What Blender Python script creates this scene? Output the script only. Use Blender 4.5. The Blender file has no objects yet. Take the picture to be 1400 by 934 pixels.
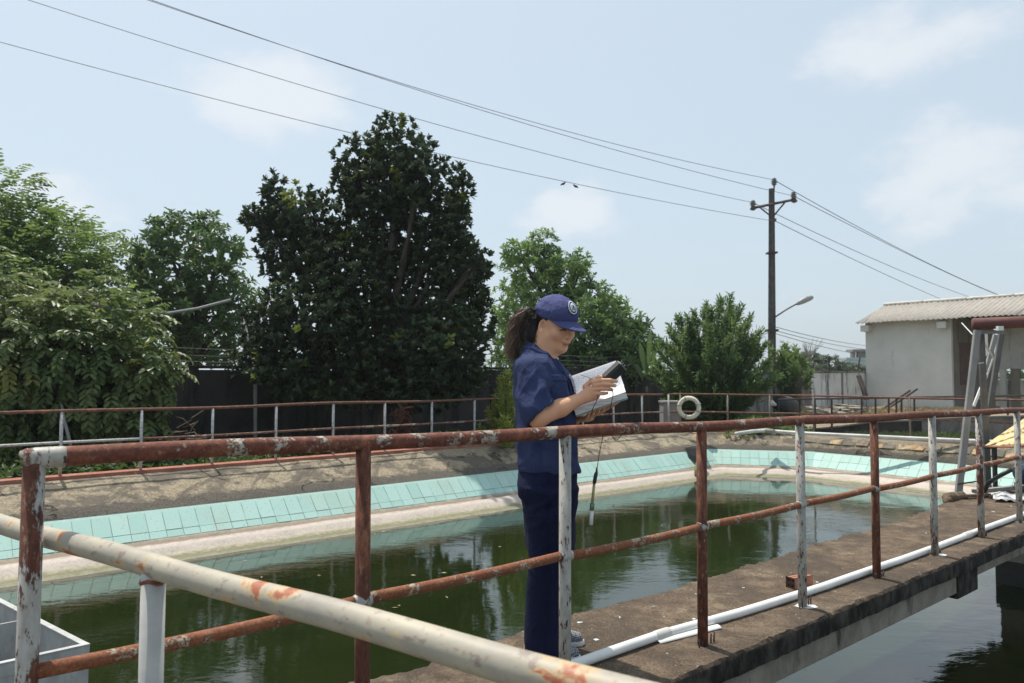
import bpy, math, random
import numpy as np
from mathutils import Vector, Matrix

# ------------------------------------------------------------------ camera, light, sky
scn = bpy.context.scene
COL = scn.collection
random.seed(7)
rng = np.random.default_rng(7)
CAM_Z = 1.27
F = 1011.0
PITCH = math.atan(43.0 / F)
cam_d = bpy.data.cameras.new('camera')
cam = bpy.data.objects.new('camera', cam_d)
COL.objects.link(cam)
cam.location = (0, 0, CAM_Z)
cam.rotation_euler = (math.pi / 2 + PITCH, 0, 0)
cam_d.sensor_width = 36
cam_d.lens = F / 1400 * 36
cam_d.clip_start = 0.05
cam_d.clip_end = 5000
cam_d.dof.use_dof = True
cam_d.dof.focus_distance = 3.5
cam_d.dof.aperture_fstop = 6.3
scn.camera = cam

SUN_AZ, SUN_EL = math.radians(-40), math.radians(67)
world = bpy.data.worlds.new('World')
scn.world = world
world.use_nodes = True
wn = world.node_tree
wn.nodes.clear()
w_out = wn.nodes.new('ShaderNodeOutputWorld')
w_bg = wn.nodes.new('ShaderNodeBackground')
w_sky = wn.nodes.new('ShaderNodeTexSky')
w_sky.sky_type = 'NISHITA'
w_sky.sun_disc = False
w_sky.sun_elevation = SUN_EL
w_sky.sun_rotation = SUN_AZ
w_sky.air_density = 1.0
w_sky.dust_density = 3.0
w_sky.ozone_density = 1.5
w_bg.inputs['Strength'].default_value = 0.115
wn.links.new(w_bg.outputs[0], w_out.inputs[0])
# thin tropical overcast: pale veil mixed over the sky plus a few soft cumulus, by direction
w_tc = wn.nodes.new('ShaderNodeTexCoord')
def wmath(op, a, b=None):
    n = wn.nodes.new('ShaderNodeMath'); n.operation = op
    for i, v in enumerate((a, b)):
        if v is None: continue
        if hasattr(v, 'node'): wn.links.new(v, n.inputs[i])
        else: n.inputs[i].default_value = v
    return n.outputs[0]
def wblob(px, py, rx, ry, amp):
    x, z = (px - 700) / F, (510 - py) / F
    sub = wn.nodes.new('ShaderNodeVectorMath'); sub.operation = 'SUBTRACT'
    nrm = math.sqrt(1 + x * x + z * z)
    wn.links.new(w_tc.outputs['Generated'], sub.inputs[0]); sub.inputs[1].default_value = (x / nrm, 1 / nrm, z / nrm)
    mul = wn.nodes.new('ShaderNodeVectorMath'); mul.operation = 'MULTIPLY'
    wn.links.new(sub.outputs[0], mul.inputs[0]); mul.inputs[1].default_value = (F / rx, F / rx, F / ry)
    ln = wn.nodes.new('ShaderNodeVectorMath'); ln.operation = 'LENGTH'
    wn.links.new(mul.outputs[0], ln.inputs[0])
    mr = wn.nodes.new('ShaderNodeMapRange'); mr.interpolation_type = 'SMOOTHSTEP'
    wn.links.new(ln.outputs['Value'], mr.inputs[0])
    mr.inputs[1].default_value = 0.0; mr.inputs[2].default_value = 1.0
    mr.inputs[3].default_value = amp; mr.inputs[4].default_value = 0.0
    return mr.outputs[0]
blobs = None
for args in ((370, 120, 190, 120, 1.0), (1260, 50, 220, 80, 0.95), (780, 290, 130, 90, 0.9), (1330, 250, 240, 160, 0.85),
             (60, 270, 150, 110, 0.7), (1000, 330, 300, 120, 0.3), (500, 60, 200, 60, 0.3),
             (2300, 100, 400, 200, 0.8), (-700, 150, 350, 180, 0.8)):
    b = wblob(*args)
    blobs = b if blobs is None else wmath('MAXIMUM', blobs, b)
w_map = wn.nodes.new('ShaderNodeMapping')
wn.links.new(w_tc.outputs['Generated'], w_map.inputs[0]); w_map.inputs['Scale'].default_value = (1, 1, 1.7)
w_no = wn.nodes.new('ShaderNodeTexNoise'); w_no.inputs['Scale'].default_value = 8.0
w_no.inputs['Detail'].default_value = 8; w_no.inputs['Roughness'].default_value = 0.62
wn.links.new(w_map.outputs[0], w_no.inputs['Vector'])
cl = wmath('SUBTRACT', wmath('ADD', blobs, wmath('MULTIPLY', w_no.outputs['Fac'], 1.7)), 1.22)
w_cr = wn.nodes.new('ShaderNodeMapRange'); w_cr.interpolation_type = 'SMOOTHSTEP'
wn.links.new(cl, w_cr.inputs[0]); w_cr.inputs[1].default_value = 0.0; w_cr.inputs[2].default_value = 0.60
w_cr.inputs[3].default_value = 0.0; w_cr.inputs[4].default_value = 0.55
w_mx = wn.nodes.new('ShaderNodeMixRGB')
w_mx.inputs['Fac'].default_value = 0.72
wn.links.new(w_sky.outputs[0], w_mx.inputs['Color1']); w_mx.inputs['Color2'].default_value = (4.65, 5.45, 6.0, 1)
w_mx2 = wn.nodes.new('ShaderNodeMixRGB')
wn.links.new(w_cr.outputs[0], w_mx2.inputs['Fac']); wn.links.new(w_mx.outputs[0], w_mx2.inputs['Color1'])
w_mx2.inputs['Color2'].default_value = (6.2, 6.3, 6.45, 1)
wn.links.new(w_mx2.outputs[0], w_bg.inputs['Color'])

sun_d = bpy.data.lights.new('sun', 'SUN')
sun_d.energy = 3.9
sun_d.angle = math.radians(0.6)
sun_d.color = (1.0, 0.94, 0.84)
sun = bpy.data.objects.new('sun', sun_d)
COL.objects.link(sun)
sv = Vector((math.sin(SUN_AZ) * math.cos(SUN_EL), math.cos(SUN_AZ) * math.cos(SUN_EL), math.sin(SUN_EL)))
sun.rotation_euler = sv.to_track_quat('Z', 'Y').to_euler()
scn.view_settings.view_transform = 'Standard'
scn.view_settings.look = 'None'
scn.view_settings.exposure = 0.38
scn.view_settings.gamma = 1.0
scn.view_settings.use_curve_mapping = False
scn.render.engine = 'CYCLES'

# ------------------------------------------------------------------ frames
U = np.array([0.7697, 0.6384]); N = np.array([-0.6384, 0.7697])
def W(s, p, z=0.0):
    return np.array([s * U[0] + p * N[0], s * U[1] + p * N[1], z])
def ray(px, py):
    v = (py - 467) / F
    c, s = math.cos(PITCH), math.sin(PITCH)
    return np.array([(px - 700) / F, c + v * s, s - v * c])
def PZ(px, py, z):                 # where the sight line meets height z
    r = ray(px, py); t = (z - CAM_Z) / r[2]
    return np.array([0, 0, CAM_Z]) + r * t
def PD(px, py, D):                 # the point at distance D along Y
    r = ray(px, py); return np.array([0, 0, CAM_Z]) + r * (D / r[1])

# ------------------------------------------------------------------ mesh helpers
def mesh_np(name, V, faces):
    """faces: list of (M,k) int arrays"""
    me = bpy.data.meshes.new(name)
    V = np.asarray(V, dtype=np.float32).reshape(-1, 3)
    if not isinstance(faces, (list, tuple)): faces = [faces]
    faces = [np.asarray(f, dtype=np.int32) for f in faces if len(f)]
    me.vertices.add(len(V)); me.vertices.foreach_set('co', V.ravel())
    loops = np.concatenate([f.ravel() for f in faces])
    tot = np.concatenate([np.full(len(f), f.shape[1], dtype=np.int32) for f in faces])
    st = np.concatenate([[0], np.cumsum(tot)[:-1]]).astype(np.int32)
    me.loops.add(len(loops)); me.loops.foreach_set('vertex_index', loops)
    me.polygons.add(len(tot)); me.polygons.foreach_set('loop_start', st); me.polygons.foreach_set('loop_total', tot)
    me.update(calc_edges=True); me.validate()
    return me
def shade(me, on=True):
    me.polygons.foreach_set('use_smooth', np.full(len(me.polygons), on, dtype=bool))
def vcol(me, C, name='Col'):
    a = me.color_attributes.new(name, 'FLOAT_COLOR', 'POINT')
    C = np.asarray(C, dtype=np.float32)
    if C.shape[1] == 3: C = np.hstack([C, np.ones((len(C), 1), dtype=np.float32)])
    a.data.foreach_set('color', C.ravel())
class MB:
    """collects shapes for ONE mesh object"""
    def __init__(s): s.V = []; s.F3 = []; s.F4 = []; s.n = 0
    def add(s, V, F):
        V = np.asarray(V, dtype=float).reshape(-1, 3)
        for f in F:
            (s.F3 if len(f) == 3 else s.F4).append([i + s.n for i in f])
        s.V.append(V); s.n += len(V); return s
    def box(s, c, size, R=None, jit=0):
        sx, sy, sz = [v / 2 for v in size]
        b = np.array([[x, y, z] for x in (-sx, sx) for y in (-sy, sy) for z in (-sz, sz)])
        if jit: b = b + rng.uniform(-jit, jit, b.shape)
        if R is not None: b = b @ np.asarray(R).T
        return s.add(b + np.asarray(c), [(0, 1, 3, 2), (4, 6, 7, 5), (0, 4, 5, 1), (2, 3, 7, 6), (0, 2, 6, 4), (1, 5, 7, 3)])
    def tube(s, pts, r, n=10, cap=True, flat=1.0):
        pts = np.asarray(pts, dtype=float); m = len(pts)
        rr = np.full(m, r) if np.isscalar(r) else np.asarray(r, dtype=float)
        T = np.gradient(pts, axis=0); T /= (np.linalg.norm(T, axis=1, keepdims=True) + 1e-9)
        up = np.array([0, 0, 1.0]) if abs(T[0][2]) < 0.9 else np.array([1.0, 0, 0])
        V = []; a = np.arange(n) * 2 * math.pi / n
        x = np.cross(up, T[0]); x /= np.linalg.norm(x)
        for i in range(m):
            x = x - T[i] * np.dot(x, T[i]); x /= (np.linalg.norm(x) + 1e-9); y = np.cross(T[i], x)
            V.append(pts[i] + rr[i] * (np.outer(np.cos(a), x) + flat * np.outer(np.sin(a), y)))
        V = np.concatenate(V); Fc = []
        for i in range(m - 1):
            for j in range(n):
                k = (j + 1) % n
                Fc.append((i * n + j, i * n + k, (i + 1) * n + k, (i + 1) * n + j))
        if cap:
            V = np.vstack([V, pts[0], pts[-1]]); a0, a1 = m * n, m * n + 1
            for j in range(n):
                k = (j + 1) % n
                Fc.append((a0, k, j)); Fc.append((a1, (m - 1) * n + j, (m - 1) * n + k))
        return s.add(V, Fc)
    def build(s, name, mat, parent=None, smooth=False, bevel=0):
        fs = [np.array(s.F4, dtype=np.int32).reshape(-1, 4), np.array(s.F3, dtype=np.int32).reshape(-1, 3)]
        me = mesh_np(name, np.concatenate(s.V), fs)
        return link(name, me, mat, parent, smooth, bevel)
# everything beyond the walkway is enlarged about the camera: factor, then height shift
CAM_SCALE = [1.0, 0.0]
def far_scale(on): CAM_SCALE[:] = [1.2, -.254] if on else [1.0, 0.0]
def cam_scaled(p): return np.asarray(p, dtype=float) * CAM_SCALE[0] + np.array([0, 0, CAM_SCALE[1]])
def link(name, me, mat, parent=None, smooth=False, bevel=0):
    if CAM_SCALE[0] != 1.0:
        a = np.empty(len(me.vertices) * 3, dtype=np.float32); me.vertices.foreach_get('co', a)
        me.vertices.foreach_set('co', cam_scaled(a.reshape(-1, 3)).astype(np.float32).ravel()); me.update()
    o = bpy.data.objects.new(name, me); COL.objects.link(o)
    if mat is not None:
        me.materials.clear(); me.materials.append(mat)
    shade(me, smooth)
    if parent is not None:
        o.parent = parent
        o.matrix_parent_inverse = Matrix.Translation(parent.location).inverted() if parent.type == 'EMPTY' and not parent.parent and not any(parent.rotation_euler) else parent.matrix_basis.inverted()
    if bevel:
        m = o.modifiers.new('bevel', 'BEVEL'); m.width = bevel; m.segments = 2; m.limit_method = 'ANGLE'
    return o
def thing(name, label, cat, loc=(0, 0, 0), group=None):
    o = bpy.data.objects.new(name, None); COL.objects.link(o); o.location = tuple(float(v) for v in cam_scaled(loc))
    o.empty_display_size = 0.1
    return tag(o, label, cat, group)
def tag(o, label, cat, group=None):
    o['label'] = label; o['category'] = cat
    if group: o['group'] = group
    return o
def struct(o): o['kind'] = 'structure'; return o
def stuff(o, label=None, cat=None):
    o['kind'] = 'stuff'
    if label: tag(o, label, cat)
    return o
def rotz(a): c, s = math.cos(a), math.sin(a); return np.array([[c, -s, 0], [s, c, 0], [0, 0, 1]])
ANG_U = math.atan2(U[1], U[0]); RU = rotz(ANG_U)      # local x along the walkway, local y across it

def nrm(v): return v / (np.linalg.norm(v, axis=-1, keepdims=True) + 1e-9)
def hash3(i, j, k):
    h = (i * 374761393 + j * 668265263 + k * 2147483647 % 4294967291 + 1274126177 * (k + 7)) & 0xFFFFFFFF
    h = ((h ^ (h >> 13)) * 1274126177) & 0xFFFFFFFF
    return ((h ^ (h >> 16)) & 0xFFFF) / 65535.0
def vnoise(x, y, z):
    x = np.asarray(x, float) + 1000; y = np.asarray(y, float) + 1000; z = np.asarray(z, float) + 1000
    x, y, z = np.broadcast_arrays(x, y, z)
    i, j, k = [np.floor(v).astype(np.int64) for v in (x, y, z)]
    f, g, h = x - i, y - j, z - k
    f, g, h = [v * v * (3 - 2 * v) for v in (f, g, h)]
    r = 0
    for a in (0, 1):
        for b in (0, 1):
            for c in (0, 1):
                r = r + (f if a else 1 - f) * (g if b else 1 - g) * (h if c else 1 - h) * hash3(i + a, j + b, k + c)
    return r * 2 - 1

# ------------------------------------------------------------------ materials
ANG_U = math.atan2(U[1], U[0])
class Mat:
    def __init__(s, name):
        s.m = bpy.data.materials.new(name); s.m.use_nodes = True
        s.t = s.m.node_tree; s.b = s.t.nodes['Principled BSDF']; s.o = s.t.nodes['Material Output']
        s.tc = s.t.nodes.new('ShaderNodeTexCoord')
    def node(s, k, **kw):
        n = s.t.nodes.new(k)
        for a, v in kw.items(): setattr(n, a, v)
        return n
    def lk(s, a, b): s.t.links.new(a, b)
    def put(s, sock, v):
        if hasattr(v, 'node'): s.lk(v, sock)
        else: sock.default_value = v
    def coords(s, scale=(1, 1, 1), src='Object'):
        mp = s.node('ShaderNodeMapping'); s.lk(s.tc.outputs[src], mp.inputs[0]); mp.inputs['Scale'].default_value = scale
        return mp.outputs[0]
    def noise(s, scale, detail=5, rough=0.55, vec=None, dist=0, out='Fac'):
        n = s.node('ShaderNodeTexNoise'); n.inputs['Scale'].default_value = scale; n.inputs['Detail'].default_value = detail
        n.inputs['Roughness'].default_value = rough; n.inputs['Distortion'].default_value = dist
        s.lk(vec if vec is not None else s.coords(), n.inputs['Vector']); return n.outputs[out]
    def ramp(s, fac, stops):
        n = s.node('ShaderNodeValToRGB'); s.put(n.inputs[0], fac); e = n.color_ramp.elements
        while len(e) < len(stops): e.new(0.5)
        for q, (p, c) in zip(e, stops):
            q.position = p; q.color = (c, c, c, 1) if np.isscalar(c) else tuple(c) + (1,)
        return n.outputs[0]
    def mix(s, fac, a, b, mode='MIX'):
        n = s.node('ShaderNodeMixRGB', blend_type=mode)
        s.put(n.inputs[0], fac)
        s.put(n.inputs[1], a if hasattr(a, 'node') else tuple(a) + (1,)); s.put(n.inputs[2], b if hasattr(b, 'node') else tuple(b) + (1,))
        return n.outputs[0]
    def math(s, op, a, b=0.0, c=None):
        n = s.node('ShaderNodeMath', operation=op); s.put(n.inputs[0], a); s.put(n.inputs[1], b)
        if c is not None: s.put(n.inputs[2], c)
        return n.outputs[0]
    def bump(s, h, dist, strength=1.0):
        n = s.node('ShaderNodeBump'); n.inputs['Distance'].default_value = dist; n.inputs['Strength'].default_value = strength
        s.lk(h, n.inputs['Height']); s.lk(n.outputs[0], s.b.inputs['Normal'])
    def attr(s, name, typ='GEOMETRY', out='Color'):
        n = s.node('ShaderNodeAttribute', attribute_type=typ); n.attribute_name = name; return n.outputs[out]
    def pos(s):
        return s.node('ShaderNodeNewGeometry').outputs['Position']
    def wcoords(s, scale=(1, 1, 1)):
        mp = s.node('ShaderNodeMapping'); s.lk(s.pos(), mp.inputs[0]); mp.inputs['Scale'].default_value = scale
        return mp.outputs[0]
    def done(s, col=None, rough=0.6, metal=0.0, spec=None):
        if col is not None: s.put(s.b.inputs['Base Color'], col if hasattr(col, 'node') else tuple(col) + (1,))
        s.put(s.b.inputs['Roughness'], rough); s.put(s.b.inputs['Metallic'], metal)
        if spec is not None: s.b.inputs['Specular IOR Level'].default_value = spec
        return s.m
def rust_paint(name, bias, paint=(0.46, 0.42, 0.35), rust=(0.085, 0.026, 0.018), scale=14, stretch=1.0):
    m = Mat(name); c = m.wcoords((1, 1, stretch))
    big = m.noise(scale * 0.35, 3, 0.5, c); n1 = m.noise(scale, 8, 0.62, c, 0.3); n2 = m.noise(scale * 5, 6, 0.7, c)
    v = m.math('ADD', m.math('MULTIPLY', n1, 0.62), m.math('MULTIPLY', big, 0.38))
    at = m.attr('paint', 'OBJECT', 'Fac')
    v = m.math('ADD', v, m.math('ADD', at, bias))
    v = m.math('ADD', v, m.math('MULTIPLY', m.math('SUBTRACT', n2, 0.5), 0.34))
    mask = m.ramp(v, [(0.49, 0), (0.525, 1)])
    rc = m.mix(m.ramp(n2, [(0.35, 0), (0.7, 1)]), rust, (rust[0] * 2.6, rust[1] * 2.7, rust[2] * 2.2))
    rc = m.mix(m.ramp(m.noise(scale * 1.3, 6, 0.65, c), [(0.52, 0), (0.68, .8)]), rc, (0.30, 0.115, 0.06))
    rc = m.mix(m.ramp(m.noise(scale * 3.2, 5, 0.7, c), [(0.58, 0), (0.66, .6)]), rc, (0.34, 0.22, 0.14))
    pc = m.mix(m.ramp(m.noise(scale * 2.5, 5, 0.6, c), [(0.3, 0), (0.7, 1)]), (paint[0] * 0.62, paint[1] * 0.58, paint[2] * 0.54), paint)
    pc = m.mix(m.ramp(m.noise(scale * 4, 4, 0.65, c), [(0.57, 0), (0.62, 1)]), pc, (rust[0] * 1.2, rust[1] * 1.3, rust[2] * 1.2))
    col = m.mix(mask, rc, pc)
    m.bump(m.math('ADD', m.math('MULTIPLY', mask, 0.7), m.math('MULTIPLY', n2, 0.6)), 0.0022, 0.9)
    return m.done(col, m.math('SUBTRACT', 0.85, m.math('MULTIPLY', mask, 0.3)))
M = {}
M['rail'] = rust_paint('rusty_rail_paint', -0.075)
M['midrail'] = rust_paint('rusty_mid_rail', -0.03, (0.46, 0.38, 0.28), (0.12, 0.040, 0.020), 26)
M['post'] = rust_paint('rusty_post_paint', 0.0, (0.44, 0.43, 0.40), (0.060, 0.019, 0.012), 17, 0.35)
M['farrail'] = rust_paint('rusty_far_rail', -0.06, (0.36, 0.32, 0.28), (0.075, 0.035, 0.028), 9)
M['farpost'] = rust_paint('far_post_paint', 0.18, (0.50, 0.53, 0.55), (0.2, 0.1, 0.06), 11)
M['brownpost'] = rust_paint('brown_post', 0.0, (0.26, 0.24, 0.20), (0.12, 0.06, 0.04), 12)

def foreground_rail():
    m = Mat('cream_painted_rail'); c = m.wcoords((1, 1, 1.6))
    n1 = m.noise(9, 5, 0.55, c); n2 = m.noise(5, 6, 0.6, c, 0.4); n3 = m.noise(26, 5, 0.6, c)
    col = m.mix(m.ramp(n1, [(0.3, 0), (0.7, 1)]), (0.30, 0.275, 0.235), (0.44, 0.395, 0.30))
    col = m.mix(m.ramp(n2, [(0.56, 0), (0.62, .8)]), col, (0.56, 0.38, 0.17))
    col = m.mix(m.ramp(n2, [(0.60, 0), (0.635, 1)]), col, (0.33, 0.10, 0.05))
    col = m.mix(m.ramp(n3, [(0.60, 0), (0.66, 0.8)]), col, (0.22, 0.17, 0.15))
    col = m.mix(m.ramp(m.noise(60, 4, 0.7, c), [(0.58, 0), (0.66, 0.5)]), col, (0.24, 0.15, 0.09))
    m.bump(n3, 0.0015, 0.5)
    return m.done(col, 0.55)
M['fgrail'] = foreground_rail()
def simple(name, c1, c2, scale=12, rough=0.7, bump=0.0, metal=0.0, detail=5, stretch=(1, 1, 1), spec=None):
    m = Mat(name); n = m.noise(scale, detail, 0.6, m.wcoords(stretch))
    if bump: m.bump(n, bump)
    return m.done(m.mix(m.ramp(n, [(0.3, 0), (0.7, 1)]), c1, c2), rough, metal, spec)
M['darksteel'] = simple('dark_rusty_steel', (0.030, 0.022, 0.020), (0.075, 0.050, 0.042), 14, 0.8, 0.002)
M['fgpost'] = simple('white_painted_post', (0.36, 0.355, 0.34), (0.48, 0.475, 0.45), 14, 0.5, 0.001)

def concrete_walk():
    m = Mat('walkway_concrete'); c = m.wcoords()
    big = m.noise(1.6, 4, 0.6, c, 0.6); mid = m.noise(9, 6, 0.65, c, 0.3); fine = m.noise(70, 6, 0.75, c); sp = m.noise(46, 2, 0.5, c)
    cracks = m.node('ShaderNodeTexVoronoi', feature='DISTANCE_TO_EDGE'); cracks.inputs['Scale'].default_value = 2.1
    wv = m.node('ShaderNodeVectorMath', operation='ADD'); nn = m.node('ShaderNodeTexNoise'); nn.inputs['Scale'].default_value = 5; nn.inputs['Detail'].default_value = 5
    m.lk(c, nn.inputs['Vector']); sc = m.node('ShaderNodeVectorMath', operation='SCALE'); sc.inputs['Scale'].default_value = 0.5
    m.lk(nn.outputs['Color'], sc.inputs[0]); m.lk(c, wv.inputs[0]); m.lk(sc.outputs[0], wv.inputs[1]); m.lk(wv.outputs[0], cracks.inputs['Vector'])
    col = m.mix(m.ramp(mid, [(0.3, 0), (0.72, 1)]), (0.060, 0.043, 0.030), (0.225, 0.165, 0.112))
    col = m.mix(m.ramp(big, [(0.42, 0), (0.60, 0.85)]), col, (0.07, 0.052, 0.04))
    col = m.mix(m.ramp(m.noise(3.1, 5, 0.6, c), [(0.58, 0), (0.72, 0.6)]), col, (0.34, 0.27, 0.18))
    col = m.mix(m.ramp(fine, [(0.36, 0.8), (0.54, 0)]), col, (0.04, 0.03, 0.022))
    col = m.mix(m.ramp(m.noise(120, 4, 0.7, c), [(0.58, 0), (0.68, .5)]), col, (0.36, 0.30, 0.22))
    col = m.mix(m.ramp(sp, [(0.735, 0), (0.755, 1)]), col, (0.6, 0.57, 0.5))
    # black mildew on the near edge face
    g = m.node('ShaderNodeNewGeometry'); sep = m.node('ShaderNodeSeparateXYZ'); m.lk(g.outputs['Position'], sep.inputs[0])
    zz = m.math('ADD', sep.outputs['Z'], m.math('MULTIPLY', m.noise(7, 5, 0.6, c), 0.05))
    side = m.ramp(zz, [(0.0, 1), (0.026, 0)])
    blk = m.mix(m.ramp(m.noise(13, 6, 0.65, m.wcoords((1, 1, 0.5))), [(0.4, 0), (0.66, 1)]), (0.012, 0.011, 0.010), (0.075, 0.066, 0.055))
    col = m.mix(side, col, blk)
    h = m.math('ADD', m.math('MULTIPLY', fine, 0.5), m.math('MULTIPLY', mid, 1.0))
    m.bump(h, 0.010, 1.0)
    return m.done(col, 0.93, spec=0.25)
M['walk'] = concrete_walk()
def beam_mat():
    m = Mat('beam_concrete'); c = m.wcoords((1, 1, 0.8))
    a = m.noise(6, 7, 0.65, c); b = m.noise(30, 5, 0.7, c); k = m.noise(4.2, 6, 0.6, m.wcoords((1, 1, 0.35)))
    col = m.mix(m.ramp(a, [(0.3, 0), (0.7, 1)]), (0.15, 0.13, 0.105), (0.30, 0.27, 0.225))
    col = m.mix(m.ramp(k, [(0.58, 0), (0.66, 0.9)]), col, (0.05, 0.045, 0.038))
    col = m.mix(m.ramp(b, [(0.64, 0), (0.69, 0.8)]), col, (0.04, 0.035, 0.03))
    m.bump(b, 0.006); return m.done(col, 0.9, spec=0.25)
M['beam'] = beam_mat()
def bank_mat():
    m = Mat('bank_concrete'); c = m.wcoords()
    a = m.noise(1.3, 6, 0.62, c, 0.8); a2 = m.noise(3.2, 6, 0.65, m.wcoords((1, 1, 2.2)), 0.5); b = m.noise(9, 7, 0.7, c); f = m.noise(48, 5, 0.75, c)
    col = m.mix(m.ramp(b, [(0.3, 0), (0.7, 1)]), (0.36, 0.30, 0.21), (0.49, 0.41, 0.29))
    col = m.mix(m.ramp(m.math('ADD', m.math('MULTIPLY', a, 0.45), m.math('ADD', m.math('MULTIPLY', a2, 0.40), m.math('MULTIPLY', b, 0.15))), [(0.485, 0), (0.54, 0.85)]), col, (0.125, 0.11, 0.09))
    rs = m.node('ShaderNodeMapping'); m.lk(m.pos(), rs.inputs[0]); rs.inputs['Rotation'].default_value = (0, 0, -ANG_U); rs.inputs['Scale'].default_value = (5.5, 0.7, 0.7)
    stq = m.noise(1.0, 6, 0.65, rs.outputs[0], 0.3)
    col = m.mix(m.ramp(stq, [(0.57, 0), (0.63, 0.75)]), col, (0.12, 0.10, 0.08))
    col = m.mix(m.ramp(m.noise(23, 6, 0.75, c), [(0.50, 0), (0.58, 0.6)]), col, (0.16, 0.14, 0.115))
    tr = m.attr('Col'); sep = m.node('ShaderNodeSeparateColor'); m.lk(tr, sep.inputs[0])
    # R: distance up the slope, G: dirt amount, B: how orange
    lower = m.math('ADD', sep.outputs[0], m.math('MULTIPLY', m.math('SUBTRACT', b, 0.5), 0.35))
    col = m.mix(m.ramp(lower, [(0.20, 0.95), (0.26, 0)]), col, m.mix(m.ramp(f, [(0.35, 0), (0.65, 1)]), (0.075, 0.068, 0.058), (0.16, 0.145, 0.125)))
    col = m.mix(m.math('MULTIPLY', sep.outputs[1], m.ramp(b, [(0.35, 0.3), (0.62, 1)])), col, (0.135, 0.122, 0.10))
    vo = m.node('ShaderNodeTexVoronoi', feature='DISTANCE_TO_EDGE'); vo.inputs['Scale'].default_value = 0.45
    wv = m.node('ShaderNodeVectorMath', operation='ADD'); nn = m.node('ShaderNodeTexNoise'); nn.inputs['Scale'].default_value = 2.2; nn.inputs['Detail'].default_value = 6
    m.lk(c, nn.inputs['Vector']); m.lk(c, wv.inputs[0]); m.lk(nn.outputs['Color'], wv.inputs[1]); m.lk(wv.outputs[0], vo.inputs['Vector'])
    crack = m.math('MULTIPLY', m.ramp(vo.outputs[0], [(0.002, 1), (0.010, 0)]), m.ramp(a, [(0.5, 0), (0.6, 1)]))
    col = m.mix(crack, col, (0.04, 0.035, 0.03))
    col = m.mix(m.ramp(f, [(0.34, 0.75), (0.50, 0)]), col, (0.06, 0.052, 0.042))
    h = m.math('SUBTRACT', m.math('ADD', b, m.math('MULTIPLY', f, 0.6)), m.math('MULTIPLY', crack, 0.8))
    m.bump(h, 0.032, 1.0); return m.done(col, 0.93, spec=0.2)
M['bank'] = bank_mat()
def ledge_mat():
    m = Mat('ledge_concrete'); c = m.wcoords()
    b = m.noise(14, 6, 0.7, c); f = m.noise(50, 4, 0.7, c)
    tr = m.attr('Col'); sep = m.node('ShaderNodeSeparateColor'); m.lk(tr, sep.inputs[0])
    v = m.math('ADD', sep.outputs[0], m.math('MULTIPLY', m.math('SUBTRACT', b, 0.5), 0.26))
    col = m.ramp(v, [(0.0, (0.10, 0.10, 0.06)), (0.10, (0.20, 0.18, 0.12)), (0.2, (0.30, 0.28, 0.20)), (0.33, (0.15, 0.15, 0.085)),
                     (0.40, (0.30, 0.27, 0.19)), (0.50, (0.50, 0.44, 0.38)), (0.66, (0.52, 0.45, 0.40)), (0.8, (0.25, 0.20, 0.155)), (0.93, (0.36, 0.3, 0.23)), (1.0, (0.6, 0.58, 0.52))])
    col = m.mix(m.ramp(f, [(0.3, 0.5), (0.5, 0)]), col, (0.14, 0.12, 0.08))
    m.bump(b, 0.01); return m.done(col, 0.85)
M['ledge'] = ledge_mat()
def tile_mat():
    m = Mat('turquoise_tile'); c = m.wcoords()
    oi = m.node('ShaderNodeObjectInfo')
    col = m.mix(oi.outputs['Random'], (0.33, 0.52, 0.47), (0.39, 0.58, 0.53))
    col = m.mix(m.ramp(m.noise(5, 6, 0.65, c), [(0.45, 0), (0.75, 0.5)]), col, (0.42, 0.55, 0.48))
    col = m.mix(m.ramp(m.noise(40, 4, 0.6, c), [(0.60, 0), (0.68, 0.7)]), col, (0.27, 0.30, 0.23))
    col = m.mix(m.ramp(m.noise(1.7, 5, 0.65, m.wcoords((1, 1, 0.4))), [(0.52, 0), (0.68, 0.4)]), col, (0.40, 0.44, 0.36))
    return m.done(col, 0.6, spec=0.25)
M['tile'] = tile_mat()
M['grout'] = simple('tile_grout', (0.30, 0.45, 0.41), (0.40, 0.52, 0.46), 20, 0.9)
def kerb_mat():
    m = Mat('red_painted_kerb'); c = m.wcoords()
    col = m.mix(m.ramp(m.noise(5, 6, 0.65, c), [(0.3, 0), (0.7, 1)]), (0.25, 0.075, 0.045), (0.38, 0.16, 0.11))
    col = m.mix(m.ramp(m.noise(11, 6, 0.7, c), [(0.57, 0), (0.63, 1)]), col, (0.28, 0.24, 0.2))
    m.bump(m.noise(30, 4, 0.7, c), 0.006); return m.done(col, 0.85)
M['kerb'] = kerb_mat()
M['pinkkerb'] = simple('pale_pink_kerb', (0.36, 0.23, 0.19), (0.48, 0.38, 0.34), 9, 0.85, 0.004)
M['block'] = None
def block_mat():
    m = Mat('orange_stained_block'); c = m.wcoords(); oi = m.node('ShaderNodeObjectInfo')
    n = m.noise(9, 6, 0.7, c)
    base = m.ramp(oi.outputs['Random'], [(0.0, (0.12, 0.11, 0.095)), (0.3, (0.20, 0.17, 0.13)), (0.5, (0.42, 0.26, 0.13)), (0.75, (0.44, 0.33, 0.2)), (1.0, (0.30, 0.25, 0.18))])
    col = m.mix(m.ramp(n, [(0.45, 0), (0.6, 0.85)]), base, (0.12, 0.105, 0.085))
    m.bump(n, 0.012); return m.done(col, 0.93)
M['block'] = block_mat()
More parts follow.
